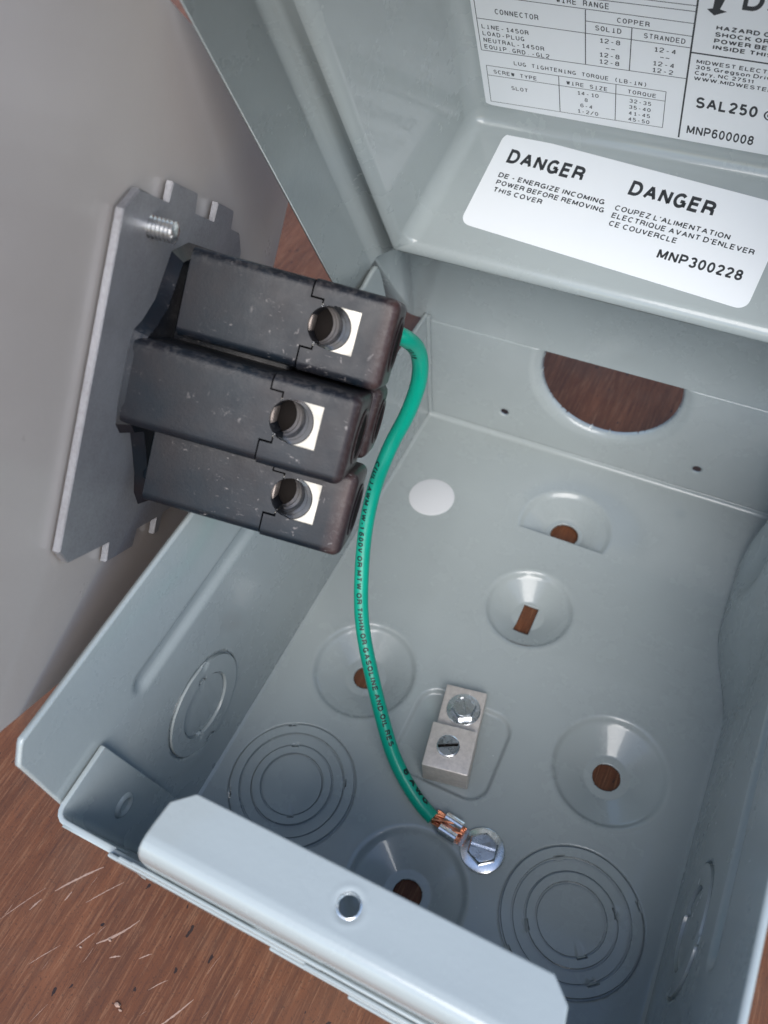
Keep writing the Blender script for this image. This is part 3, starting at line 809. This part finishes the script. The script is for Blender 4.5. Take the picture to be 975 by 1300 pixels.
# wiring label on the flat of the lid
def mplace(x, u, h=0.0): return lp(x, u, 31 - .05 - h)
wire_l = sticker('wiring_label', rounded(-61.4, 48.2, 58, 150, 4.0), mplace, box, M_LABEL)
wire_l['label'] = 'white wiring label with wire range and torque tables on the flat of the lid'
pr = Print(mplace, .155)
for a in [(-58.6, 71.6, -58.6, 106, .22), (-58.6, 71.6, 3.6, 73.2, .22), (-25.8, 92.0, -25.8, 72.6, .28), (-12.8, 88.2, -12.8, 72.8, .28), (-58.6, 83.6, 3.5, 84.3, .22),
          (-25.8, 88.2, 3.5, 88.2, .22), (-58.6, 92.0, 3.4, 92.4, .22), (-58.6, 95.2, 3.4, 96.2, .22), (-58.6, 97.0, 3.3, 98.0, .22), (3.7, 49, 3.3, 148, .5), (3.6, 82.8, 56, 83.0, .5),
          (-57.7, 65.6, -1.7, 67.0, .2), (-57.7, 65.6, -57.9, 50.0, .2), (-1.7, 67.0, -1.5, 52.0, .2), (-57.9, 50.0, -1.5, 52.0, .2), (-57.6, 61.6, -1.6, 63.2, .2),
          (-34.2, 66.2, -34.2, 50.8, .24), (-16.5, 66.6, -16.3, 51.5, .24)]: pr.line(*a)
def mono(t, x, y, cap=1.75, pitch=1.62, bold=.15):
    n = len(t)
    if t.strip('- ') == '': 
        for k, ch in enumerate(t):
            if ch == '-': pr.line(x + k * pitch + .2, y + cap * .45, x + k * pitch + 1.2, y + cap * .45, .28)
        return
    pr.text(t, x, y, n * pitch - .4, cap, 0, bold, .85)
mono('WIRE RANGE', -34.0, 93.1, 1.9, 1.5)
mono('CONNECTOR', -52.6, 86.0, 1.9, 1.5)
for i, t in enumerate(['LINE-1450R', 'LOAD-PLUG', 'NEUTRAL-1450R', 'EQUIP.GRD.-GL2']): mono(t, -57.4, 80.1 - i * 2.55, 1.65, 1.5)
mono('COPPER', -17.0, 89.2, 1.7, 1.55)
mono('SOLID', -23.0, 85.5, 1.75, 1.55)
mono('STRANDED', -9.4, 85.3, 1.75, 1.45)
for i, t in enumerate(['12-8', ' --', '12-8', '12-8']): mono(t, -21.6, 81.4 - i * 2.55, 1.7, 1.55)
for i, t in enumerate(['12-4', ' --', '12-4', '12-2']): mono(t, -6.2, 81.2 - i * 2.5, 1.7, 1.55)
mono('LUG TIGHTENING TORQUE (LB-IN)', -48.4, 67.6, 1.6, 1.42)
mono('SCREW TYPE', -55.5, 62.7, 1.6, 1.45); mono('WIRE SIZE', -31.8, 63.2, 1.6, 1.45); mono('TORQUE', -12.8, 63.8, 1.6, 1.45)
mono('SLOT', -50.1, 56.9, 1.6, 1.45)
for i, t in enumerate(['14-10', '8', '6-4', '1-2/0']): mono(t, -28.3 + (2.2 if len(t) == 1 else .8 if len(t) == 3 else 0), 59.8 - i * 2.6, 1.6, 1.4)
for i, t in enumerate(['32-35', '35-40', '41-45', '45-50']): mono(t, -12.2, 60.2 - i * 2.6, 1.6, 1.4)
pr.poly([(6.0, 97.5), (8.0, 95.8), (11.0, 97.4), (9.2, 97.9), (10.2, 101.5), (7.6, 102.2), (7.4, 97.9)])
pr.text('DANGER', 14.4, 98.6, 34, 6.8, 0, .2)
for i, (t, wd_) in enumerate([('HAZARD OF ELECTRICAL', 38), ('SHOCK OR BURN. TURN OFF', 43), ('POWER BEFORE WORKING', 40), ('INSIDE THIS ENCLOSURE.', 39)]):
    pr.text(t, 9.1, 91.4 - i * 2.15, wd_ * .85, 1.5, 0, .22)
for i, (t, wd_) in enumerate([('MIDWEST ELECTRIC PRODUCTS', 36), ('305 Gregson Drive', 21.4), ('Cary, NC 27511', 15.8), ('WWW.MIDWESTELECTRIC.COM', 36)]):
    pr.text(t, 5.5, 79.3 - i * 2.05, wd_, 1.45, 0, .18)
pr.text('SAL250', 7.2, 62.7, 17.2, 4.4, 0, .2); pr.text('@01', 26.2, 62.7, 9.0, 4.0, 0, .12)
pr.text('MNP600008', 5.8, 51.2, 19.6, 4.0, 0, .18)
pr.build('printed_text', wire_l)['kind'] = 'stuff'

# round white sticker on the back panel
bm = bmesh.new(); lathe_bm(bm, [(0, .34), (9.6, .34), (9.85, .25), (9.95, .0)], 64, lambda x, y, h: (-57.4 + x, 187.8 + y, h + .02))
d_ = bobj('round_sticker', bm, M_DOT, box)

# ------------------------------------------------------------------ ground lug (two stepped blocks and two screws)
GA = math.radians(9.6); gc, gs = math.cos(GA), math.sin(GA)
def gl(x, y, z): return (-5.1 + x * gc - y * gs, 91.2 + x * gs + y * gc, z)
def beveled_box(bm, x0, x1, y0, y1, z0, z1, bev, fn):
    b2 = bmesh.new(); prism(b2, [(x0, y0), (x1, y0), (x1, y1), (x0, y1)], lambda x, y, h: (x, y, h), z0, z1)
    bmesh.ops.bevel(b2, geom=list(b2.edges), offset=bev, segments=3, affect='EDGES', profile=.5)
    for v in b2.verts: v.co = Vector(fn(*v.co))
    me = bpy.data.meshes.new('tmp'); b2.to_mesh(me); b2.free(); bm.from_mesh(me); bpy.data.meshes.remove(me)
bm = bmesh.new()
beveled_box(bm, -8.0, 8.0, -16.4, -.4, -1.2, 12.0, .45, gl)
beveled_box(bm, -7.3, 7.6, -.9, 17.2, -1.2, 6.0, .4, gl)
lug = bobj('ground_lug', bm, M_ALU, box, 40)
lug['label'] = 'stepped bare aluminium grounding lug'
# wire entry bore in the front block's far side
def hexhead(name, cx, cy, z, R, r, hh, slot, ang, parent, mat=M_ZINC, washer=True, hexa=True):
    bm = bmesh.new()
    if washer:
        lathe_bm(bm, [(0, 0), (R * 1.28, 0), (R * 1.32, .25), (R * 1.24, .5), (R * .9, .55), (0, .55)], 48, lambda x, y, h: (cx + x, cy + y, z + h))
    seg = 6 if hexa else 40
    def ring(rad, h, n): return [(cx + rad * math.cos(2 * PI * k / n + ang + .5), cy + rad * math.sin(2 * PI * k / n + ang + .5), z + h) for k in range(n)]
    z0 = .5 if washer else (-.8 if not hexa else 0)
    prev = None
    for rad, h in ((R, z0), (R, z0 + hh * .82), (R * .9, z0 + hh)):
        cur = [bm.verts.new(p) for p in ring(rad, h, seg)]
        if prev:
            for k in range(seg): bm.faces.new((prev[k], prev[(k + 1) % seg], cur[(k + 1) % seg], cur[k]))
        prev = cur
    # top with slot : split into two D plates, slot floor lower
    sw, sdp = slot
    zt = z + z0 + hh
    Rr = R * .9
    if hexa: corners = [(Rr * math.cos(2 * PI * k / 6 + .5), Rr * math.sin(2 * PI * k / 6 + .5)) for k in range(6)]
    ca_, sa_ = math.cos(ang), math.sin(ang)
    rr = Rr * (.86 if hexa else 1.0)
    for s in (1, -1):
        a0 = math.asin(sw / 2 / rr)
        arc = [(rr * math.cos(a0 + (PI - 2 * a0) * k / 24), s * rr * math.sin(a0 + (PI - 2 * a0) * k / 24)) for k in range(25)]
        tv = [bm.verts.new((cx + x * ca_ - y * sa_, cy + x * sa_ + y * ca_, zt + .22)) for x, y in arc]
        bv_ = [bm.verts.new((cx + x * ca_ - y * sa_, cy + x * sa_ + y * ca_, zt - sdp)) for x, y in arc]
        bm.faces.new(tv)
        for k in range(len(arc)):
            j = (k + 1) % len(arc); bm.faces.new((tv[k], tv[j], bv_[j], bv_[k]))
    # annular shoulder & slot floor
    fl_ = [bm.verts.new((cx + x * math.cos(0), cy + y, zt - (sdp if not hexa else 0) * 1.0)) for x, y in [(Rr * math.cos(2 * PI * k / seg + ang + .5), Rr * math.sin(2 * PI * k / seg + ang + .5)) for k in range(seg)]] if not hexa else prev
    if hexa:
        # ring between hex outline and the round top, left open across the slot
        inner = [bm.verts.new((cx + rr * math.cos(2 * PI * k / 48 + ang), cy + rr * math.sin(2 * PI * k / 48 + ang), zt + .02)) for k in range(48)]
        for k in range(48):
            j = (k + 1) % 48
            t0 = 2 * PI * (k + .5) / 48
            if abs(math.sin(t0)) * rr < sw / 2: continue
            def hexpt(i):
                th = 2 * PI * i / 48 + ang - (ang + .5)
                a = (th % (PI / 3)) - PI / 6
                q = Rr * math.cos(PI / 6) / math.cos(a)
                th2 = 2 * PI * i / 48 + ang
                return (cx + q * math.cos(th2), cy + q * math.sin(th2), zt)
            bm.faces.new((inner[k], inner[j], bm.verts.new(hexpt(j)), bm.verts.new(hexpt(k))))
        c0 = [bm.verts.new((cx + x * ca_ - y * sa_, cy + x * sa_ + y * ca_, zt - sdp)) for x, y in ((-R * .93, -sw), (R * .93, -sw), (R * .93, sw), (-R * .93, sw))]
        bm.faces.new(c0)
    else:
        c0 = [bm.verts.new((cx + Rr * math.cos(2 * PI * k / 40), cy + Rr * math.sin(2 * PI * k / 40), zt - sdp)) for k in range(40)]; bm.faces.new(c0)
    return bobj(name, bm, mat, parent, 30)
hexhead('lug_hex_screw', -5.8, 100.0, 6.0, 4.6, 0, 2.3, (1.2, 1.0), math.radians(121), lug)
# set screw in a threaded hole of the tall block
sx, sy = -4.6, 83.3
bm = bmesh.new(); lathe_bm(bm, [(3.95, .06), (4.25, .14), (4.6, .04)], 40, lambda x, y, h: (sx + x, sy + y, 12.0 + h)); bobj('hole_rim', bm, M_ALU, lug)
bm = bmesh.new(); lathe_bm(bm, [(0, .03), (4.15, .03)], 40, lambda x, y, h: (sx + x, sy + y, 12.0 + h)); bobj('screw_bore_shade', bm, M_DARK, lug)  # flat dark disc on the block top, painted shade of the screw hole
hexhead('lug_set_screw', sx, sy, 12.0, 3.9, 0, 1.35, (1.0, .7), math.radians(28), lug, washer=False, hexa=False)

# ------------------------------------------------------------------ cover panel and receptacle (shared oblique frame)
E1 = Vector((0.000517, -0.688623, -0.725119)); E2 = Vector((-0.268860, 0.698324, -0.663369)); E3 = Vector((0.963179, 0.195299, -0.184782))
T0 = Vector((-0.08172696, 0.09447692, 0.19366275))
FR = Matrix(((E1.x, E2.x, E3.x, T0.x), (E1.y, E2.y, E3.y, T0.y), (E1.z, E2.z, E3.z, T0.z), (0, 0, 0, 1)))
pan = empty('cover_panel', 'large flat taupe painted steel cover plate leaning against the left side of the open box', 'cover plate')
pan.matrix_world = FR
bm = bmesh.new()
verts, faces = [], []
# flat sheet with its far edge rolled away in a soft bend
prof_b = [-58, -30, 0, 30, 60, 90, 110, 118, 124, 129, 134, 138, 143, 147, 150]
def panel_c(b_):
    t = max(0, (b_ - 112) / 35); return -2.4 - 1.2 * t * t
aa = [-42.6, -20, 10, 40, 70, 100, 117.8]
for a in aa:
    for b_ in prof_b: verts.append((a, b_, panel_c(b_)))
nb = len(prof_b)
for i in range(len(aa) - 1):
    for j in range(nb - 1):
        k = i * nb + j; faces.append((k, k + nb, k + nb + 1, k + 1))
# foot tab on the hidden lower corner that rests on the table
k0 = (len(aa) - 1) * nb
b0 = len(verts)
for j in (11, 12, 13, 14): verts.append((141.5, prof_b[j], panel_c(prof_b[j])))
for q, j in enumerate((11, 12, 13)): faces.append((k0 + j, b0 + q, b0 + q + 1, k0 + j + 1))
sh = mobj('panel_sheet', verts, faces, M_PANEL, pan)
M_PANEL.node_tree.nodes['Principled BSDF'].inputs['Coat Weight'].default_value = .15
solidify(sh, 1.4 * MM, -1); bv = sh.modifiers.new('edge', 'BEVEL'); bv.width = .3 * MM; bv.segments = 2; bv.limit_method = 'ANGLE'; bv.angle_limit = math.radians(60)

rec = empty('power_receptacle', 'black power receptacle with galvanised mounting plate, hanging over the left side of the open box', 'receptacle')
rec.matrix_world = FR
ident = lambda x, y, h: (x, y, h)
plate_poly = [(0, 0), (-5, 6.3), (-4.6, 24.0), (-9.6, 24.0), (-9.8, 41.8), (-4.8, 42.3), (-4.8, 58.6), (-10.2, 58.8), (-10.2, 74), (-5, 74.5), (-5, 84), (0, 90),
              (75.6, 90), (80, 84), (80, 67), (86.3, 66.9), (86.3, 63.2), (80.6, 62.8), (80.6, 47), (86.1, 46.7), (86.0, 29.4), (80, 28.8), (79.7, 5.8), (75.6, 0)]
bm = bmesh.new(); prism(bm, plate_poly, ident, -1.7, 0)
bmesh.ops.bevel(bm, geom=[e for e in bm.edges if abs(e.verts[0].co.z - e.verts[1].co.z) < .01 and e.verts[0].co.z > -.5], offset=.22, segments=2, affect='EDGES')
bobj('mounting_plate', bm, M_GALV, rec, 30)
# threaded stud
bm = bmesh.new(); pf = [(0, 6.2), (1.7, 6.2)]
h = 6.0
while h > 0: pf += [(2.1, h), (2.55, h - .25), (2.55, h - .4), (2.1, h - .65)]; h -= .95
pf += [(2.1, 0)]
lathe_bm(bm, pf, 32, lambda x, y, h: (1.6 + x, 15.6 + y, h)); bobj('threaded_stud', bm, M_TERM, rec, 60)

# housing: base flange
def cut_local(o, bmc):
    bmesh.ops.recalc_face_normals(bmc, faces=bmc.faces)
    for v in bmc.verts: v.co *= MM
    me = bpy.data.meshes.new('c'); bmc.to_mesh(me); bmc.free()
    c = bpy.data.objects.new('c', me); COL.objects.link(c); c.parent = o.parent
    md = o.modifiers.new('cut', 'BOOLEAN'); md.object = c; md.operation = 'DIFFERENCE'; md.solver = 'EXACT'
    bpy.context.view_layer.update(); bake(o)
    for p in o.data.polygons: p.use_smooth = True
    o.data.set_sharp_from_angle(angle=math.radians(35))
    bpy.data.objects.remove(c); bpy.data.meshes.remove(me)

bm = bmesh.new()
fpoly = [(2.2, 66), (2.2, 42), (5.4, 31.5), (11.5, 29.2), (17.3, 27.0), (22.5, 21.5), (24.8, 17.4), (30, 16.4), (42, 16.4), (47.5, 17.6), (50, 21), (50.5, 27.7), (55.5, 31.5), (62.8, 36.5), (68.5, 39), (72.9, 44), (72.9, 66), (60, 72), (37, 74), (15, 72)]
fp2 = [(37 + (a - 37) * .94, 45 + (b_ - 45) * .95) for a, b_ in fpoly]
A_, B_ = prism(bm, fpoly, ident, 0, 3.2)
for v, (a, b_) in zip(B_, fp2): v.co.x = a; v.co.y = b_
# the flange leans out to the block corners, so its outer part is a dished skirt
bobj('housing_flange', bm, M_BLACK, rec, 25)

def block(a0, a1, b0, b1, c_start, notch_top, notch_bot, wc, wa, dc):
    """one terminal block: rear shell + front cap with a stepped seam and a window with a metal terminal"""
    cE = 57.0 + dc; s = 35.6 + dc; sn = s + 3.0
    # rear shell outline in (a,c)
    rear = [(a0, c_start), (a0, s), (notch_top, s), (notch_top, sn), (notch_bot, sn), (notch_bot, s), (a1, s), (a1, c_start)]
    g = .45
    front = [(a0 - .35, s + g), (a0 - .35, cE), (a1 + .35, cE), (a1 + .35, s + g), (notch_bot + g, s + g), (notch_bot + g, sn + g), (notch_top - g, sn + g), (notch_top - g, s + g)]
    out = []
    for nm, poly, ins in (('rear_shell', rear, 0.0), ('front_cap', front, .35)):
        bm = bmesh.new(); prism(bm, poly, lambda x, y, h: (x, h, y), b0 - ins, b1 + ins)
        bmesh.ops.recalc_face_normals(bm, faces=bm.faces)
        amin, amax = min(p[0] for p in poly), max(p[0] for p in poly)
        big, small = [], []
        for e in bm.edges:
            v0, v1 = e.verts[0].co, e.verts[1].co
            along_c = abs(v0.z - v1.z) > 2 and abs(v0.x - v1.x) < .01
            edge_side = along_c and (abs(v0.x - amin) < .01 or abs(v0.x - amax) < .01)
            end = nm == 'front_cap' and abs(v0.z - cE) < .01 and abs(v1.z - cE) < .01
            if edge_side or end: big.append(e)
        bmesh.ops.bevel(bm, geom=big, offset=2.3, segments=6, affect='EDGES', profile=.5, clamp_overlap=True)
        o = bobj(nm, bm, M_BLACK, rec, 32); out.append(o)
    # window: round bite on the left and square on the right
    for o in out:
        bc = bmesh.new()
        prism(bc, [(wa - 5.2, wc - .4), (wa + 5.2, wc - .4), (wa + 5.2, wc + 6.3), (wa - 5.2, wc + 6.3)], lambda x, y, h: (x, h, y), b0 - 3, b0 + 9)
        cut_local(o, bc)
        bc = bmesh.new()
        prism(bc, [(wa + 4.95 * math.cos(2 * PI * k / 48), wc - .75 + 4.95 * math.sin(2 * PI * k / 48)) for k in range(48)], lambda x, y, h: (x, h, y), b0 - 3.3, b0 + 9.3)
        cut_local(o, bc)
    # terminal: metal block with a threaded bore
    bm = bmesh.new()
    n = 64; ro = 5.55; cx, cc = wa, wc - .7
    x0, x1, y0, y1 = wa - 5.5, wa + 5.5, wc - 2.4, wc + 6.9
    outer, inner = [], []
    for k in range(n):
        th = 2 * PI * k / n; dx, dy = math.cos(th), math.sin(th)
        t = min(((x1 - cx) / dx if dx > 1e-9 else (x0 - cx) / dx if dx < -1e-9 else 1e9), ((y1 - cc) / dy if dy > 1e-9 else (y0 - cc) / dy if dy < -1e-9 else 1e9))
        t = max(t, ro + .03)
        outer.append((cx + dx * t, cc + dy * t)); inner.append((cx + ro * dx, cc + ro * dy))
    bt = b0 + .15
    O = [bm.verts.new((x, bt, y)) for x, y in outer]; I = [bm.verts.new((x, bt, y)) for x, y in inner]
    O2 = [bm.verts.new((x, b0 + 8.5, y)) for x, y in outer]
    I0 = [bm.verts.new((cx + (ro - .12) * math.cos(2 * PI * k / n), bt + .12, cc + (ro - .12) * math.sin(2 * PI * k / n))) for k in range(n)]
    for k in range(n):
        j = (k + 1) % n
        bm.faces.new((O[k], O[j], I[j], I[k])); bm.faces.new((O[k], O2[k], O2[j], O[j])); bm.faces.new((I[k], I[j], I0[j], I0[k]))
    o = bobj('terminal_block', bm, M_BRASS, rec, 30)
    # threaded bore wall
    bm = bmesh.new(); pf = []; h = .12
    pf.append((ro - .12, h))
    while h < 8.4: pf += [(ro - .12, h + .2), (ro - .85, h + .8), (ro - .85, h + 1.0), (ro - .12, h + 1.6)]; h += 1.75
    TL = .62
    lathe_bm(bm, pf, 48, lambda x, y, h: (cx + x, bt + h, cc + y - TL * h)); bobj('threaded_bore', bm, M_BORE, o, 25)
    # near-black disc paints the shade deep in the bore, pale contact bar on the left
    bm = bmesh.new(); lathe_bm(bm, [(0, 8.6), (4.9, 8.6), (5.0, 8.9)], 40, lambda x, y, h: (cx + x, bt + h, cc + y - TL * h)); bobj('bore_shade_disc', bm, M_DARK, o, 30)
    bm = bmesh.new(); prism(bm, [(wa - 3.0, wc - 6.2), (wa + 3.0, wc - 6.2), (wa + 3.0, wc - 5.3), (wa - 3.0, wc - 5.3)], lambda x, y, h: (x, h, y), bt + 1.6, bt + 8); bobj('contact_bar', bm, M_COPPER_PALE, o, 30)
#      a0    a1    b0    b1   c0   notch a        window c, a   dc
block(2.9, 24.3, 27.0, 47.0, 6.5, 7.2, 18.6, 42.9, 12.9, .8)
block(25.9, 46.9, 17.0, 42.0, .8, 29.6, 41.2, 41.2, 35.4, -1.4)
block(45.6, 66.6, 27.0, 47.0, 6.5, 50.0, 60.5, 43.9, 55.3, 1.6)
# deep core and the fourth terminal behind
bm = bmesh.new(); beveled_box(bm, 6.5, 64.0, 36.0, 60.0, 2.0, 34.0, 1.5, lambda a, b_, c: (a, b_, c)); bobj('housing_core', bm, M_BLACK, rec, 32)
bm = bmesh.new(); beveled_box(bm, 5.0, 21.5, 46.5, 64.0, 30.0, 56.6, 2.2, lambda a, b_, c: (a, b_, c)); bobj('rear_terminal_block', bm, M_BLACK, rec, 32)
bm = bmesh.new(); beveled_box(bm, 24.5, 44.0, 41.5, 60.0, 30.0, 57.4, 2.2, lambda a, b_, c: (a, b_, c)); bobj('rear_terminal_block', bm, M_BLACK, rec, 32)
# oval wire entries: raised rims, flat dark discs painted as the shade inside
for a, b_, c, ra, rb in ((13.0, 37.5, 57.95, 6.2, 6.5), (36.4, 30.0, 55.75, 6.2, 7.5), (56.1, 37.5, 58.75, 6.2, 6.5), (34.2, 51.5, 57.55, 5.5, 6)):
    bm = bmesh.new(); lathe_bm(bm, [(1.08, -.3), (1.14, .1), (1.08, .35), (.98, .3), (.92, -.2)], 40, lambda x, y, h: (a + x * ra, b_ + y * rb, c + h)); bobj('wire_entry_rim', bm, M_BLACK, rec, 60)
    bm = bmesh.new(); lathe_bm(bm, [(0, 0.02), (.9, .02)], 40, lambda x, y, h: (a + x * ra, b_ + y * rb, c + h)); bobj('wire_entry_shade', bm, M_DARK, rec, 60)

# ------------------------------------------------------------------ green ground wire
wire = empty('ground_wire', 'green insulated wire curving from the black receptacle down to a hex screw in the box', 'wire')
WP = [(-54, 134, 140.5), (-47.5, 136.0, 139.6), (-42.7, 137.8, 137.6), (-41.2, 141.0, 133.2), (-40.8, 145., 126.9), (-40.8, 146.6, 119.2), (-41.8, 146.1, 110.6), (-44.6, 143.2, 99.6), (-47.8, 140., 91.3), (-49.7, 134.9, 83.7), (-51.3, 130.4, 75.1),
      (-51.3, 122.9, 65.2), (-49.6, 115.1, 55.7), (-46., 104.9, 45.1), (-41.7, 97.4, 37.3), (-36.8, 91., 31.3), (-31.6, 84.7, 25.2), (-23.7, 75.8, 16.3), (-18.4, 71., 11.2), (-12.3, 66.9, 7.3), (-6.2, 63.6, 4.6), (-.6, 61.4, 3.6)]
def catmull(P, n=8):
    P = [Vector(p) for p in P]; out = []
    Q = [P[0] * 2 - P[1]] + P + [P[-1] * 2 - P[-2]]
    for i in range(1, len(Q) - 2):
        for k in range(n):
            t = k / n; a, b_, c, d = Q[i - 1], Q[i], Q[i + 1], Q[i + 2]
            out.append(.5 * ((2 * b_) + (c - a) * t + (2 * a - 5 * b_ + 4 * c - d) * t * t + (-a + 3 * b_ - 3 * c + d) * t ** 3))
    out.append(P[-1]); return out
def smooth(P, it):
    for _ in range(it): P = [P[0]] + [(P[i - 1] + P[i] * 2 + P[i + 1]) / 4 for i in range(1, len(P) - 1)] + [P[-1]]
    return P
CP = smooth(catmull(WP), 12)
def frames(P):
    Tn = [(P[min(i + 1, len(P) - 1)] - P[max(i - 1, 0)]).normalized() for i in range(len(P))]
    n = Vector((1, 0, 0)); n = (n - Tn[0] * n.dot(Tn[0])).normalized(); Ns = [n]
    for i in range(1, len(P)):
        n = Ns[-1] - Tn[i] * Ns[-1].dot(Tn[i]); Ns.append(n.normalized())
    return Tn, Ns
def tube(bm, P, r, seg=20, cap=True):
    Tn, Ns = frames(P); prev = None; first = None
    for p, t, n in zip(P, Tn, Ns):
        b_ = t.cross(n)
        cur = [bm.verts.new(p + (n * math.cos(2 * PI * k / seg) + b_ * math.sin(2 * PI * k / seg)) * r) for k in range(seg)]
        if prev:
            for k in range(seg): bm.faces.new((prev[k], prev[(k + 1) % seg], cur[(k + 1) % seg], cur[k]))
        else: first = cur
        prev = cur
    if cap: bm.faces.new(first[::-1]); bm.faces.new(prev)
WR = 2.45
bm = bmesh.new(); tube(bm, CP, WR, 28); ins = bobj('insulation', bm, M_GREEN, wire, 50)
# print along the insulation, wrapped on its surface on the side that faces up and right
Tn, Ns = frames(CP)
cum = [0]
for a, b_ in zip(CP, CP[1:]): cum.append(cum[-1] + (b_ - a).length)
def at_len(s):
    s = max(0, min(cum[-1] - 1e-4, s))
    lo = 0
    while cum[lo + 1] < s: lo += 1
    t = (s - cum[lo]) / (cum[lo + 1] - cum[lo])
    return CP[lo].lerp(CP[lo + 1], t), (Tn[lo].lerp(Tn[lo + 1], t)).normalized()
VIEW = Vector((38.5, -17.8, 291.3))
def side_at(s, frac):
    """direction round the wire where the print line runs: frac drifts along the length"""
    p, t = at_len(s)
    up = (VIEW - p); up = (up - t * up.dot(t)).normalized(); rt = t.cross(up)
    return p, t, up, rt
PRT = Print(None); wv, wf = [], []
def wiretext(txt, s0, cap, pitch, off0, off1, span):
    vs, fs = text_pts(txt, .25, .2, dens=.12)
    x0 = min(v[0] for v in vs); x1 = max(v[0] for v in vs); width = pitch * len(txt)
    b0 = len(wv)
    for a, b_ in vs:
        s = s0 + (a - x0) / (x1 - x0) * width
        y = (b_ / CAPH - .5) * cap
        p, t, up, rt = side_at(s, 0)
        ang = (off0 + (off1 - off0) * ((s - s0) / span)) + y / WR
        wv.append(p + (up * math.cos(ang) - rt * math.sin(ang)) * (WR + .045))
    wf.extend([tuple(i + b0 for i in f) for f in fs])
tot = cum[-1]
wiretext('(UL) E', 17, 1.5, 1.5, -.9, -.6, 20)
wiretext('C(UL) AWM VW-1 600V OR MTW OR THHN OR GASOLINE AND OIL RES', tot - 128, 1.9, 1.72, -.75, .25, 100)
wiretext('8 AWG', tot - 19, 2.3, 2.9, .75, .95, 14)
mobj('printed_text', wv, wf, M_WINK, ins)['kind'] = 'stuff'

# ring terminal: crimped barrel, palm and ring; copper strands; screw
TX, TY = 18.0, 59.4
dvec = Vector((TX - .6, TY - 61.9, 0)).normalized(); nvec = Vector((-dvec.y, dvec.x, 0))
def tl(s, t, z): v = Vector((TX, TY, 0)) - dvec * s + nvec * t; return Vector((v.x, v.y, z))
bm = bmesh.new()
# ring
ringp = [(3.2, .3), (7.1, .3), (7.4, .6), (7.3, 1.1), (7.0, 1.3), (3.2, 1.3)]
lathe_bm(bm, ringp, 56, lambda x, y, h: tl(x, y, h))
# neck
pts = [(6.6, -3.0), (9.0, -3.3), (9.0, 3.3), (6.6, 3.0)]
prism(bm, pts, lambda x, y, h: tl(x, y, h), .35, 1.5)
term = bobj('ring_terminal', bm, M_TERM, wire, 35)
# rolled barrel lobes
bm = bmesh.new()
for sg in (-1, 1):
    P = [tl(s, sg * 2.15, 2.9) for s in [8.9 + k * .8 for k in range(9)]]
    tube(bm, P, 2.05, 20)
P = [tl(s, 0, 1.2) for s in [8.9 + k * .8 for k in range(9)]]
b2 = bmesh.new(); prism(bm, [(8.9, -4.0), (15.3, -4.0), (15.3, 4.0), (8.9, 4.0)], lambda x, y, h: tl(x, y, h), .3, 2.0); b2.free()
bobj('crimp_barrel', bm, M_TERM, term, 40)
# strands
bm = bmesh.new()
random.seed(3)
for k in range(19):
    a = random.uniform(0, 2 * PI); rr = 1.9 * math.sqrt(random.random())
    P = []
    for q in range(14):
        s = 7.6 + q * .85
        spread = 1.0 if 9 < s < 15 else 1.15
        P.append(tl(s, rr * math.cos(a + q * .16) * spread * 1.25, 2.9 + rr * math.sin(a + q * .16) * .75 + (.5 if 9 < s < 15 else 0)))
    tube(bm, P, .36, 7)
st = bobj('copper_strands', bm, M_COPPER, wire, 60)
hexhead('ground_screw', TX, TY, 1.3, 5.3, 0, 2.6, (1.4, 1.1), math.radians(8), wire, washer=False)
